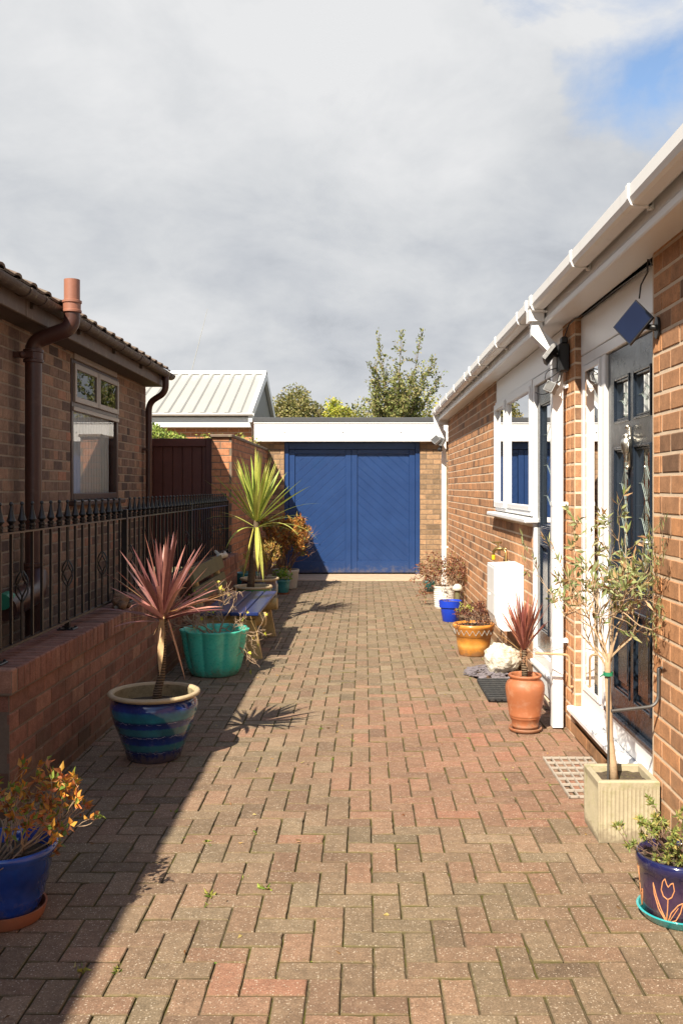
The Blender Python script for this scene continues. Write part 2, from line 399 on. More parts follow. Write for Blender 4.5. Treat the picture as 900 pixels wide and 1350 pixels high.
def glass_mat(name, tintc=(0.90,0.92,0.92), k=0.85):
    t = NT(name)
    fr = t.n('ShaderNodeFresnel'); fr.inputs[0].default_value = 1.52
    f = t.math('MULTIPLY', fr.outputs[0], 1.35*k, clamp=True)
    nm = t.bump(t.noise(1.6, 2, 0.4), 0.012, 0.01)
    g = t.n('ShaderNodeBsdfGlossy'); g.inputs['Roughness'].default_value = 0.0; t.l(nm, g.inputs['Normal'])
    tr = t.n('ShaderNodeBsdfTransparent'); tr.inputs[0].default_value = (*tintc, 1)
    m = t.n('ShaderNodeMixShader'); t.l(f, m.inputs[0]); t.l(tr.outputs[0], m.inputs[1]); t.l(g.outputs[0], m.inputs[2])
    t.l(m.outputs[0], t.out.inputs[0]); return t.m
M['glass'] = glass_mat('window_glass')

def mk_blue_door():
    t = NT('blue_gloss_paint')
    n = t.noise(3.0, 6, 0.6); n2 = t.noise(60, 4, 0.6)
    c = t.ramp(n, [(0.3, (0.009,0.034,0.120)), (0.7, (0.013,0.045,0.150))])
    gz = t.n('ShaderNodeMapping'); gz.inputs['Scale'].default_value = (1.0, 1.0, 1.0); t.l(t.co(), gz.inputs[0])
    patch = t.step(t.noise(1.1, 3, 0.5), 0.60, 0.66)
    c = t.mix(t.math('MULTIPLY', patch, 0.35), c, (0.004, 0.034, 0.118))
    c = t.mix(t.math('MULTIPLY', t.step(t.noise(7, 6, 0.7), 0.52, 0.75), 0.14), c, (0.04,0.08,0.18))
    s = t.n('ShaderNodeSeparateXYZ'); t.l(t.co(), s.inputs[0])
    f = t.math('SUBTRACT', t.noise(12, 5, 0.7), t.math('MULTIPLY', s.outputs[2], 1.6))
    c = t.mix(t.math('MULTIPLY', t.step(f, 0.25, 0.55), 0.45), c, (0.13,0.11,0.09))
    t.pbr(c, 0.36, t.bump(t.noise(30, 5, 0.6), 0.12, 0.002), 0.5)
    return t.m
M['blue_door'] = mk_blue_door()

def mk_rock():
    t = NT('pale_limestone'); n = t.noise(14, 8, 0.7); n2 = t.noise(50, 5, 0.7)
    c = t.ramp(n, [(0.3, (0.42,0.35,0.25)), (0.5, (0.62,0.57,0.47)), (0.75, (0.74,0.71,0.64))])
    t.pbr(c, 0.9, t.bump(t.math('ADD', n, t.math('MULTIPLY', n2, 0.4)), 1.0, 0.02), 0.2); return t.m
M['rock'] = mk_rock()

def glaze(name, stops, z0, z1, wob=0.01, rough=0.12, lines=None, coat=0.6, seedz=0.0):
    "pot glaze: horizontal rings of colour that run and break"
    t = NT(name); s = t.n('ShaderNodeSeparateXYZ'); t.l(t.co(), s.inputs[0])
    nz = t.noise(60, 3, 0.6); n2 = t.noise(9, 4, 0.6)
    z = t.math('ADD', s.outputs[2], t.math('MULTIPLY', t.math('SUBTRACT', nz, 0.5), wob))
    f = t.math('DIVIDE', t.math('SUBTRACT', z, z0), z1 - z0, clamp=True)
    c = t.ramp(f, stops)
    c = t.mix(1.0, c, t.ramp(n2, [(0.3, 0.7), (0.7, 1.3)]), 'MULTIPLY')
    if lines:
        for zz, colr in lines:
            zl = t.math('ADD', s.outputs[2], t.math('MULTIPLY', t.math('SUBTRACT', t.noise(38, 2, 0.5), 0.5), 0.034))
            d = t.math('ABSOLUTE', t.math('SUBTRACT', zl, zz))
            k = t.math('SUBTRACT', 1.0, t.step(d, 0.0006, 0.0022))
            k = t.math('MULTIPLY', k, t.step(t.noise(25, 2, 0.5), 0.38, 0.55))
            c = t.mix(t.math('MULTIPLY', k, 0.7), c, colr)
    c = t.mix(t.math('MULTIPLY', t.step(t.noise(13, 6, 0.7), 0.58, 0.74), 0.16), c, (0.50,0.46,0.40))
    c = splash_mix(t, c, 0.55)
    t.pbr(c, rough, t.bump(t.noise(35, 3, 0.5), 0.08, 0.002), 0.5, 0.0, coat)
    return t.m
DB = (0.006,0.016,0.10); TQ = (0.025,0.13,0.165); MB_ = (0.010,0.035,0.19)
M['stripe_glaze'] = glaze('blue_striped_glaze', [(0.0,DB),(0.19,DB),(0.225,TQ),(0.30,TQ),(0.33,MB_),(0.45,DB),(0.49,TQ),(0.575,TQ),(0.60,MB_),(0.68,DB),(0.715,(0.02,0.17,0.21)),(0.83,(0.018,0.13,0.22)),(0.87,MB_),(1.0,DB)],
    0.0, 0.345, 0.012, lines=[(0.062,(0.35,0.38,0.5)),(0.152,(0.35,0.38,0.5)),(0.232,(0.4,0.42,0.55))])
M['blue_glaze'] = glaze('cobalt_glaze', [(0,(0.010,0.035,0.20)),(0.3,(0.016,0.060,0.33)),(0.6,(0.010,0.04,0.24)),(1,(0.022,0.075,0.36))], 0, 0.26, 0.03)
M['blue_plain'] = plain('bright_blue_plastic', (0.008,0.045,0.46), 0.35, 0.1, 8, 0.05, 40)
M['rim_beige'] = plain('unglazed_beige_rim', (0.46,0.36,0.215), 0.6, 0.15, 14, 0.25, 60, dirt=(0.24,0.19,0.10), dirtk=0.4)
M['pot_inside'] = plain('stained_pot_inside', (0.32,0.26,0.15), 0.85, 0.35, 18, 0.4, 60, dirt=(0.11,0.10,0.05), dirtk=0.7)
M['green_glaze'] = plain('sea_green_glaze', (0.065,0.52,0.38), 0.30, 0.15, 6, 0.1, 40, coat=0.35, dirt=(0.05,0.22,0.15), dirtk=0.4, splash=0.55, bloom=0.12)
M['olive_glaze'] = plain('mid_green_glaze', (0.05,0.19,0.06), 0.3, 0.15, 8, 0.1, 40, coat=0.3)
M['teal_glaze'] = plain('teal_glaze', (0.03,0.19,0.20), 0.3, 0.15, 8, 0.1, 40, coat=0.3)
M['dark_glaze'] = glaze('dark_blue_and_teal_glaze', [(0,(0.012,0.014,0.03)),(0.55,(0.012,0.018,0.05)),(0.75,(0.02,0.08,0.17)),(1,(0.012,0.016,0.05))], 0, 0.36, 0.05)
M['purple_glaze'] = glaze('dark_purple_glaze', [(0,(0.022,0.012,0.030)),(0.5,(0.050,0.026,0.060)),(0.8,(0.018,0.014,0.042)),(1,(0.010,0.012,0.06))], 0, 0.22, 0.05)
M['turq_glaze'] = plain('turquoise_glaze', (0.03,0.36,0.38), 0.25, 0.1, 8, 0.1, 40, coat=0.4)
M['tulip_line'] = plain('orange_slip_line', (0.60,0.26,0.11), 0.6, 0.1, 10, 0.1, 40)
M['orange_glaze'] = glaze('honey_orange_glaze', [(0,(0.50,0.19,0.04)),(0.25,(0.60,0.26,0.045)),(0.33,(0.66,0.34,0.08)),(0.42,(0.57,0.24,0.04)),(0.6,(0.58,0.235,0.04)),(1,(0.62,0.25,0.05))], 0, 0.28, 0.01, 0.3, coat=0.25)
M['white_pot'] = plain('chalky_white_pot', (0.66,0.63,0.57), 0.7, 0.1, 9, 0.3, 50, dirt=(0.33,0.28,0.22), dirtk=0.4)
M['grey_pot'] = plain('pale_grey_pot', (0.38,0.37,0.33), 0.7, 0.12, 9, 0.3, 50, dirt=(0.2,0.18,0.14), dirtk=0.4)
M['planter'] = plain('pale_cast_concrete', (0.385,0.335,0.225), 0.92, 0.18, 8, 0.7, 110, dirt=(0.24,0.235,0.10), dirtk=0.65, splash=0.6)
M['gate_wood'] = plain('dark_red_stained_wood', (0.105,0.030,0.020), 0.5, 0.25, 5, 0.2, 40)

def mk_paver():
    t = NT('block_paving'); at = t.tint(); sp = t.n('ShaderNodeSeparateColor'); t.l(at.outputs['Color'], sp.inputs[0])
    red = t.ramp(sp.outputs[0], [(0,(0.157,0.095,0.064)),(0.4,(0.217,0.128,0.083)),(0.75,(0.259,0.139,0.090)),(1,(0.285,0.132,0.085))])
    gry = t.ramp(sp.outputs[0], [(0,(0.132,0.100,0.065)),(0.5,(0.185,0.140,0.089)),(1,(0.238,0.182,0.117))])
    c = t.mix(sp.outputs[1], gry, red)
    n1 = t.noise(2.2, 6, 0.65); n2 = t.noise(26, 6, 0.7); n3 = t.noise(170, 3, 0.7)
    c = t.mix(1.0, c, t.ramp(n1, [(0.3, 0.84), (0.7, 1.14)]), 'MULTIPLY')
    c = t.mix(1.0, c, t.ramp(n2, [(0.3, 0.78), (0.7, 1.2)]), 'MULTIPLY')
    c = t.mix(0.8, c, t.ramp(n3, [(0.3, 0.55), (0.7, 1.4)]), 'MULTIPLY')
    # pale grit showing in the worn face
    vo = t.n('ShaderNodeTexVoronoi'); t.l(t.co(), vo.inputs['Vector']); vo.inputs['Scale'].default_value = 130
    sc = t.n('ShaderNodeSeparateColor'); t.l(vo.outputs['Color'], sc.inputs[0])
    dot = t.math('MULTIPLY', t.math('LESS_THAN', vo.outputs['Distance'], t.math('MULTIPLY', sc.outputs[1], 0.42)), t.math('GREATER_THAN', sc.outputs[0], 0.62))
    c = t.mix(t.math('MULTIPLY', dot, 0.55), c, (0.56,0.48,0.37))
    g2 = t.step(t.noise(88, 3, 0.8), 0.60, 0.67)
    c = t.mix(t.math('MULTIPLY', g2, 0.48), c, (0.60,0.50,0.38))
    c = t.mix(t.math('MULTIPLY', t.step(t.noise(9, 5, 0.7), 0.52, 0.72), 0.35), c, (0.30,0.215,0.135))
    # bleached scuffs where the lime has washed out
    sc1 = t.step(t.noise(1.25, 5, 0.6, dist=0.6), 0.66, 0.80)
    c = t.mix(t.math('MULTIPLY', sc1, 0.40), c, (0.46,0.36,0.26))
    # sand, dirt and moss cling to the arrises and sides of every block
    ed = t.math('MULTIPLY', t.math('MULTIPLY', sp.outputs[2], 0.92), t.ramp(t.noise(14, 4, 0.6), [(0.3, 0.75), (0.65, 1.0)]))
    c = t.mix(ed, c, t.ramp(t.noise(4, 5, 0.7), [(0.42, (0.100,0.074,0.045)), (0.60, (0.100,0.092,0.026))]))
    h = t.math('ADD', t.math('MULTIPLY', n2, 0.4), t.math('MULTIPLY', n3, 0.6))
    t.pbr(c, 0.88, t.bump(h, 0.5, 0.004), 0.25); return t.m
M['paver'] = mk_paver()
def mk_joint():
    t = NT('sand_and_moss_joint'); n = t.noise(5, 6, 0.7); n2 = t.noise(60, 4, 0.7)
    c = t.ramp(n2, [(0.3,(0.060,0.045,0.026)),(0.7,(0.17,0.13,0.075))])
    c = t.mix(t.step(n, 0.47, 0.58), c, (0.085,0.08,0.016))
    t.pbr(c, 0.95, t.bump(n2, 0.8, 0.006), 0.2); return t.m
M['joint'] = mk_joint()
M['ground'] = plain('earth_and_rough_grass', (0.085,0.085,0.04), 0.95, 0.35, 2, 0.6, 30)
M['gravel'] = plain('dark_gravel', (0.11,0.09,0.07), 0.95, 0.5, 40, 1.0, 60, bdist=0.01)

def mk_panel():
    t = NT('solar_cell'); n = t.noise(5, 3, 0.5)
    t.pbr(t.ramp(n, [(0.3,(0.006,0.010,0.030)),(0.7,(0.008,0.014,0.040))]), 0.18, None, 0.35); return t.m
M['solar'] = mk_panel()
# ------------------------------------------------------------ masonry
PITCH = 0.0865
def rects(u0, u1, z0, z1, holes):
    us = sorted({u0, u1} | {min(max(h[i], u0), u1) for h in holes for i in (0, 1)})
    out = []
    for a, b in zip(us, us[1:]):
        if b - a < 1e-6: continue
        m = (a+b)/2
        segs = [(z0, z1)]
        for h in holes:
            if h[0] < m < h[1]:
                ns = []
                for s0, s1 in segs:
                    if h[3] <= s0 or h[2] >= s1: ns.append((s0, s1)); continue
                    if h[2] > s0: ns.append((s0, h[2]))
                    if h[3] < s1: ns.append((h[3], s1))
                segs = ns
        out += [(a, b, s0, s1) for s0, s1 in segs]
    return out
def one_brick(mb, P, a, b, z0, z1, rng, tint, ch=0.004, proud=0.0, deep=0.014):
    j = lambda: rng.uniform(-0.0013, 0.0013)
    n0 = proud + rng.uniform(-0.0008, 0.0014); k = len(mb.v)
    q = [(a+j(), z0+j()), (b+j(), z0+j()), (b+j(), z1+j()), (a+j(), z1+j())]
    qi = [(a+ch+j(), z0+ch+j()), (b-ch+j(), z0+ch+j()), (b-ch+j(), z1-ch+j()), (a+ch+j(), z1-ch+j())]
    mb.v += [P(u, z, n0+rng.uniform(-.0004,.0004)) for u, z in qi] + [P(u, z, n0-ch*0.9) for u, z in q] + [P(u, z, n0-deep) for u, z in q]
    mb.col = tint
    mb.face((k, k+1, k+2, k+3))
    for s in (0, 4):
        for i in range(4):
            i2 = (i+1) % 4; mb.face((k+s+4+i, k+s+4+i2, k+s+i2, k+s+i))
def brickwork(mb, mk, P, u0, u1, z0, z1, holes=(), seed=0, L=0.2265, bed=0.011, perp=0.009, recess=0.0035, body=0.09,
              pitch=PITCH, zbase=0.0, stack=None, tone=(0.0, 1.0), mode='stretcher', tonefn=None, ch=0.004):
    rng = random.Random(seed)
    k0 = int(math.floor((z0 - zbase)/pitch))
    k = k0
    while zbase + k*pitch < z1 - 0.01:
        za = zbase + k*pitch + bed/2; zb = zbase + (k+1)*pitch - bed/2
        ca, cb = max(za, z0), min(zb, z1)
        if cb - ca > 0.02:
            zm = (ca+cb)/2
            iv = [(u0, u1)]
            for h in holes:
                if h[2] < zm < h[3]:
                    nv = []
                    for s0, s1 in iv:
                        if h[1] <= s0 or h[0] >= s1: nv.append((s0, s1)); continue
                        if h[0] > s0: nv.append((s0, h[0]))
                        if h[1] < s1: nv.append((h[1], s1))
                    iv = nv
            w = stack or L
            off = 0 if (stack or k % 2 == 0) else L/2
            for s0, s1 in iv:
                u = u0 + off - L
                while u < s1:
                    segs = [(u, u+w)]
                    if not stack and mode == 'mixed' and rng.random() < 0.16: segs = [(u, u+w/2), (u+w/2, u+w)]
                    for x0, x1 in segs:
                        a, b = max(x0 + perp/2, s0 + (perp/2 if x0 < s0 else 0)*0), min(x1 - perp/2, s1)
                        if b - a > 0.025:
                            r = tone[0] + (tone[1]-tone[0])*min(max(rng.gauss(0.5, 0.24), 0), 1)
                            if tonefn: r = tonefn((a+b)/2, zm, r)
                            one_brick(mb, P, a, b, ca, cb, rng, (r, rng.random(), 0), ch)
                    u += w
        k += 1
    if mk is not None:
        for a, b, s0, s1 in rects(u0, u1, z0, z1, holes):
            kk = len(mk.v)
            mk.v += [P(u, z, n) for n in (-recess, -body) for u, z in ((a, s0), (b, s0), (b, s1), (a, s1))]
            for q in ((0,1,2,3),(7,6,5,4),(0,4,5,1),(1,5,6,2),(2,6,7,3),(3,7,4,0)): mk.face([kk+i for i in q])
def planeX(x, sgn): return lambda u, z, n: (x + sgn*n, u, z)      # wall facing +/-x, u runs along y
def planeY(y, sgn): return lambda u, z, n: (u, y + sgn*n, z)      # wall facing +/-y, u runs along x

# ------------------------------------------------------------ ground
mb = MB(); mb.quad((-120,-120,-0.06),(120,-120,-0.06),(120,160,-0.06),(-120,160,-0.06))
tag(mb.build('ground', M['ground']), kind='structure')
def paving():
    rng = random.Random(5); g = 0.1; mb = MB(); X0, X1, Y0, Y1 = -1.60, 1.30, -3.0, 15.3
    def paver(x0, x1, y0, y1):
        ch = 0.0032; gp = 0.0021
        x0 += gp; x1 -= gp; y0 += gp; y1 -= gp
        if x1 < X0 or x0 > X1 or y0 > Y1: return
        x0 = max(x0, X0); x1 = min(x1, X1); y1 = min(y1, Y1)
        if x1-x0 < 0.02 or y1-y0 < 0.02: return
        cx, cy = (x0+x1)/2, (y0+y1)/2
        z = rng.uniform(-0.0018, 0.0018) + 0.004*mnoise.noise((cx*0.9, cy*0.6, 1)); tx = rng.gauss(0, 0.009); ty = rng.gauss(0, 0.009)
        x0 += rng.uniform(-.0008,.0008); x1 += rng.uniform(-.0008,.0008); y0 += rng.uniform(-.0008,.0008); y1 += rng.uniform(-.0008,.0008)
        # the redder batch laid by the front door, mixed elsewhere
        d = math.hypot((cx-0.75)/0.75, (cy-5.0)/1.3)
        inred = (1 if 4.2 < cy < 6.7 else 0)*min(max((cx+0.25)/0.7, 0), 1)
        pr = 0.42 + 0.95*inred + 0.2*max(0, 1-d) - 0.28*min(max((cy-6.5)/3, 0), 1) + 0.12*mnoise.noise((cx*1.3, cy*0.7, 4.2))
        redness = min(max(rng.gauss(pr-0.06, 0.24), 0), 0.78 if not inred else 1)
        mb.col = (min(max(rng.gauss(0.52, 0.19), 0), 1), redness, 0)
        def pt(x, y, dz): return (x, y, z + dz + (x-cx)*tx + (y-cy)*ty)
        nx, ny = (5, 3) if x1-x0 > y1-y0 else (3, 5)
        P = [(x0+(x1-x0)*t/nx, y0, 0, 1) for t in range(nx)] + [(x1, y0+(y1-y0)*t/ny, -1, 0) for t in range(ny)] \
          + [(x1-(x1-x0)*t/nx, y1, 0, -1) for t in range(nx)] + [(x0, y1-(y1-y0)*t/ny, 1, 0) for t in range(ny)]
        n = len(P); k = len(mb.v); rim = []; out = []; bot = []
        for q, (x, y, dx, dy) in enumerate(P):
            pdx, pdy = P[q-1][2], P[q-1][3]
            if q in (0, nx, nx+ny, 2*nx+ny): dx, dy = dx+pdx, dy+pdy; w = 0.0012*rng.random()
            else: w = max(0, rng.gauss(0.0002, 0.0010))
            if rng.random() < 0.03: w += rng.uniform(0.002, 0.006)
            out.append(pt(x+dx*w, y+dy*w, -0.0030)); bot.append(pt(x, y, -0.018))
            e = w + ch*rng.uniform(0.7, 1.5); rim.append(pt(x+dx*e, y+dy*e, rng.uniform(-.0004, .0003)))
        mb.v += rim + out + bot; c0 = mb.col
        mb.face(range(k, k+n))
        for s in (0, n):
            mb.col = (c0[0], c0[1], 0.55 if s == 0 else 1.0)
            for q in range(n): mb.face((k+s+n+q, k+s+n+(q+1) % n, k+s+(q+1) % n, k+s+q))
    for i in range(-18, 16):
        for j in range(-31, 156):
            m = (i - j) % 4; x = i*g + 0.03; y = j*g
            if m == 0: paver(x, x+2*g, y, y+g)
            elif m == 2: paver(x, x+g, y-g, y+g)
    mb.mi = 1; mb.col = (0,0,0)
    mb.quad((X0,Y0,-0.0085),(X1,Y0,-0.0085),(X1,Y1,-0.0085),(X0,Y1,-0.0085))
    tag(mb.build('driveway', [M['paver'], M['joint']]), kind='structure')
paving()
mb = MB(); mb.bbox((-1.66,15.3,-0.05),(1.9,16.36,0.012),0.008)
tag(mb.build('concrete_apron', M['concrete']), kind='structure')
mb = MB(); mb.box((-6.0,-4.0,-0.05),(-1.80,12.4,0.36)); tag(mb.build('raised_path', M['gravel']), kind='structure')
mb = MB(); mb.bbox((1.0,14.42,-0.05),(3.5,16.2,0.0),0.005); tag(mb.build('side_path', M['concrete']), kind='structure')

# ------------------------------------------------------------ right-hand house
HR = thing('brick_house', (1.26,-3,0), 'long orange brick bungalow with white gutter, white framed window and two dark doors', 'house')
WX = 1.26
FD = (4.16, 5.70, 0.16, 2.54)          # front door opening (y0,y1,z0,z1)
GD = (6.04, 7.12, 0.03, 2.54)          # glazed side door
WN = (7.12, 9.12, 1.25, 2.54)          # window and its panel
def right_house():
    b = MB(); k = MB(); P = planeX(WX, -1)
    holes = [FD, GD, WN, (4.056, 4.16, 0, 3), (5.70, 6.04, 0, 3)]
    brickwork(b, k, P, -3, 14.3, -0.05, 2.54, [FD, GD, WN, (4.056,4.16,-1,3), (5.70,6.04,-1,3)], seed=1, bed=0.0145, recess=0.0030, ch=0.003)
    brickwork(b, k, P, 4.056, 4.16, -0.05, 2.54, seed=2, stack=0.104, tone=(0.55,1.0), bed=0.0145, recess=0.0030, ch=0.003)
    brickwork(b, k, P, 5.70, 6.04, -0.05, 2.54, seed=3, stack=0.1133, tone=(0.45,1.0), bed=0.0145, recess=0.0030, ch=0.003)
    brickwork(b, k, P, 4.16, 5.70, -0.05, 0.13, seed=9, tone=(0.5,1.0), bed=0.0145, recess=0.0030, ch=0.003)
    # reveals of the door opening and the end wall
    brickwork(b, k, planeY(5.696, -1), 1.2655, 1.40, -0.05, 2.54, seed=4, stack=0.14, tone=(0.05,0.5), body=0.05, bed=0.0145, recess=0.0030, ch=0.003)
    brickwork(b, k, planeY(4.164, 1), 1.2655, 1.40, -0.05, 2.54, seed=5, stack=0.14, body=0.05, bed=0.0145, recess=0.0030, ch=0.003)
    brickwork(b, k, planeY(14.3, 1), 1.2655, 7.3, -0.05, 2.54, seed=6, bed=0.0145, recess=0.0030, ch=0.003)
    brickwork(b, k, planeY(-3.0, -1), 1.2655, 7.3, -0.05, 2.54, seed=7, bed=0.0145, recess=0.0030, ch=0.003)
    k.box((7.2,-2.99,-0.05),(7.3,14.29,2.54))
    # gables above the end walls
    for y in (14.20, -2.99):
        n = len(k.v); k.v += [(1.27,y,2.54),(7.29,y,2.54),(4.28,y,3.80),(1.27,y+0.09,2.54),(7.29,y+0.09,2.54),(4.28,y+0.09,3.80)]
        for q in ((0,1,2),(5,4,3),(0,3,4,1),(1,4,5,2),(2,5,3,0)): k.face([n+i for i in q])
    o = len(b.v); b.v += k.v; b.f += [tuple(i+o for i in f) for f in k.f]; b.c += k.c; b.m += [1]*len(k.f)
    b.build('wall', [M['brick_right'], M['mortar_pale']], HR)
right_house()
mb = MB()
mb.prism([(1.10,2.675),(1.10,2.70),(4.28,3.90),(7.46,2.70),(7.46,2.66),(4.28,3.86)], -3.15, 14.42)
mb.build('roof', M['slate_roof'], HR)
mb = MB(); mb.prism([(1.145,2.5225),(1.145,2.535),(1.275,2.535),(1.275,2.5225)], -3.1, 14.36); mb.build('soffit', M['upvc'], HR)
mb = MB(); mb.prism([(1.121,2.515),(1.117,2.523),(1.117,2.548),(1.122,2.558),(1.128,2.566),(1.128,2.645),(1.1435,2.645),(1.1435,2.515)], -3.1, 14.38)
fas = mb.build('fascia', M['upvc'], HR)
mb = MB(); mb.box((1.1165,9.16,2.5145),(1.1295,9.19,2.64)); mb.build('joint_cover', M['upvc_dirty'], fas)
GUT = [(1.118,2.672),(1.112,2.606),(1.102,2.600),(1.052,2.600),(1.038,2.607),(1.028,2.628),(1.026,2.676),(1.033,2.680),(1.036,2.674),(1.032,2.672),(1.034,2.630),(1.042,2.612),(1.054,2.606),(1.100,2.606),(1.107,2.611),(1.112,2.672)]
mb = MB(); mb.prism(GUT, -3.15, 14.42); gut = mb.build('gutter', M['upvc_dirty'], HR)
mb = MB()
mb.prism(GUT[:8]+[(1.118,2.68)], 14.42, 14.432); mb.build('end_cap', M['upvc'], gut)
def gbracket(y, w=0.028, gr=0.006):
    cx, cz = 1.072, 2.645
    pr = [(cx+(x-cx)*(1+gr/0.046), cz+(z-cz)*(1+gr/0.042)) for x, z in GUT[:8]]
    mb = MB(); mb.prism(pr + [(1.05,2.672),(1.10,2.668)], y-w/2, y+w/2)
    mb.box((1.105,y-w/2,2.585),(1.126,y+w/2,2.62)); mb.build('bracket', M['upvc'], gut)
for y in (0.6,1.6,2.65,3.70,4.73,6.40,7.45,8.55,9.75,10.9,11.9,12.9,13.9): gbracket(y)
for y in (5.86,6.03,9.30): gbracket(y, 0.05, 0.009)
mb = MB(); mb.box((1.115,14.30,2.45),(1.30,14.385,2.64)); mb.box((1.12,14.36,2.30),(1.20,14.40,2.46)); mb.build('eaves_box_end', M['upvc_dirty'], HR)

def square_pipe(name, pts, half, mat, parent):
    mb = MB(); mb.tube(pts, half*1.414, 4, True, math.pi/4, Vector((0,1,0))); return mb.build(name, mat, parent)
dp = square_pipe('downpipe', [(1.200,5.92,0.01),(1.200,5.92,2.33)], 0.0325, M['upvc'], HR)
square_pipe('swan_neck', [(1.200,5.92,2.27),(1.200,5.92,2.335),(1.076,5.945,2.465),(1.076,5.945,2.60)], 0.0365, M['upvc'], dp)
mb = MB(); mb.box((1.024,5.885,2.535),(1.116,6.005,2.606)); mb.build('outlet', M['upvc'], dp)
def pclip(y, x, z, par, mat='upvc'):
    mb = MB(); mb.box((x-0.035,y-0.035,z-0.012),(x+0.062,y+0.035,z+0.012)); mb.box((x+0.052,y-0.058,z-0.010),(x+0.059,y+0.058,z+0.010))
    mb.build('pipe_clip', M[mat], par)
for z in (0.55, 1.40, 2.13): pclip(5.92, 1.200, z, dp)
dp2 = square_pipe('downpipe', [(1.205,14.40,0.0),(1.205,14.40,2.34),(1.09,14.38,2.47),(1.075,14.38,2.60)], 0.0325, M['upvc'], HR)
for z in (0.6, 1.9): pclip(14.40, 1.205, z, dp2)

def frame_rect(mb, x0, x1, y0, y1, z0, z1, w, wb=None):
    "rectangular frame in a wall facing -x"
    wb = wb or w
    mb.bbox((x0,y0,z0),(x1,y0+w,z1)); mb.bbox((x0,y1-w,z0),(x1,y1,z1))
    mb.bbox((x0,y0+w+.0004,z0),(x1,y1-w-.0004,z0+wb)); mb.bbox((x0,y0+w+.0004,z1-w),(x1,y1-w-.0004,z1))
def pane(name, x, y0, y1, z0, z1, parent):
    mb = MB(); mb.quad((x,y0,z0),(x,y1,z0),(x,y1,z1),(x,y0,z1)); return mb.build(name, M['glass'], parent)

# white panels over the openings
mb = MB(); mb.bbox((1.300,4.1605,2.29),(1.325,5.6995,2.519)); mb.build('door_panel', M['upvc'], HR)
mb = MB(); mb.bbox((1.268,6.045,2.318),(1.29,9.1155,2.519)); mb.build('window_panel', M['upvc'], HR)
# window
mb = MB(); frame_rect(mb, 1.256,1.326,7.13,9.115,1.285,2.315,0.045)
mb.bbox((1.2565,8.36,1.3304),(1.325,8.42,2.2696)); wf = mb.build('window', M['upvc'], HR)
mb = MB(); frame_rect(mb, 1.238,1.285,8.43,9.085,1.318,2.285,0.052); mb.build('sash', M['upvc'], wf)
mb = MB(); frame_rect(mb, 1.246,1.285,7.17,8.35,1.325,2.275,0.040); mb.build('sash', M['upvc'], wf)
pane('pane', 1.268, 8.482, 9.033, 1.37, 2.233, wf); pane('pane', 1.268, 7.21, 8.31, 1.365, 2.235, wf)
mb = MB(); mb.bbox((1.185,7.02,1.236),(1.33,9.20,1.272),0.008); mb.build('sill', M['upvc'], wf)
mb = MB()
for i in range(98):
    y = 7.15 + i*0.02; q = .012*math.sin(i*.9); q2 = .012*math.sin(i*.9+.9)
    mb.quad((1.345+q,y,1.30),(1.345+q2,y+.02,1.30),(1.345+q2,y+.02,1.99),(1.345+q,y,1.99))
mb.build('net_curtain', M['blind'], wf)

def lead_pattern(mb, x, yc, z0, z1, w):
    L = lambda *p: mb.tube([(x,a,c) for a, c in p], 0.0016, 5, False)
    L((yc,z0),(yc,z1)); H = z1-z0
    for f, s in (((0.5,0.20),) if H < 0.35 else ((0.24,0.13),(0.5,0.13),(0.76,0.13))):
        m = z0+H*f; h = min(H*s, 0.10); q = w*0.30
        L((yc,m-h),(yc+q,m),(yc,m+h)); L((yc,m-h),(yc-q,m),(yc,m+h)); L((yc-w/2,m),(yc-q,m)); L((yc+q,m),(yc+w/2,m))
def composite_door(name, y0, y1, z0, z1, x, glz, panels, label):
    "panelled door leaf facing -x; glz/panels: (ya,yb,za,zb) fractions of the leaf"
    Y = lambda f: y0+(y1-y0)*f; Z = lambda f: z0+(z1-z0)*f
    b = MB(); hs = [(Y(a),Y(c),Z(d),Z(e)) for a,c,d,e in glz]
    ps = [(Y(a),Y(c),Z(d),Z(e)) for a,c,d,e in panels]
    for a, c, s0, s1 in rects(y0, y1, z0, z1, hs + ps): b.box((x,a,s0),(x+0.044,c,s1))
    for a, c, s0, s1 in hs + ps:                         # bead mouldings
        for e, xx, w in ((0, x-0.006, 0.014), (0.0145, x+0.003, 0.012)):
            b.bbox((xx,a+e,s0+e),(xx+0.02,a+e+w,s1-e),.003); b.bbox((xx,c-e-w,s0+e),(xx+0.02,c-e,s1-e),.003)
            b.bbox((xx,a+e+w,s0+e),(xx+0.02,c-e-w,s0+e+w),.003); b.bbox((xx,a+e+w,s1-e-w),(xx+0.02,c-e-w,s1-e),.003)
    for a, c, s0, s1 in ps:
        b.box((x+0.016,a,s0),(x+0.03,c,s1)); b.bbox((x+0.004,a+0.055,s0+0.055),(x+0.02,c-0.055,s1-0.055),0.012)
    d = b.build(name, M['navy_door'], HR)
    for a, c, s0, s1 in hs:
        p = pane('pane', x+0.02, a+0.027, c-0.027, s0+0.027, s1-0.027, d)
        q = MB(); lead_pattern(q, x+0.017, (a+c)/2, s0+0.03, s1-0.03, c-a-0.06); q.build('lead_strip', M['lead'], d)
        q = MB(); q.box((x+0.036,a,s0),(x+0.042,c,s1)); q.build('inner_pane', M['dark_room'], d)
    if label: d['label'] = label
    return d
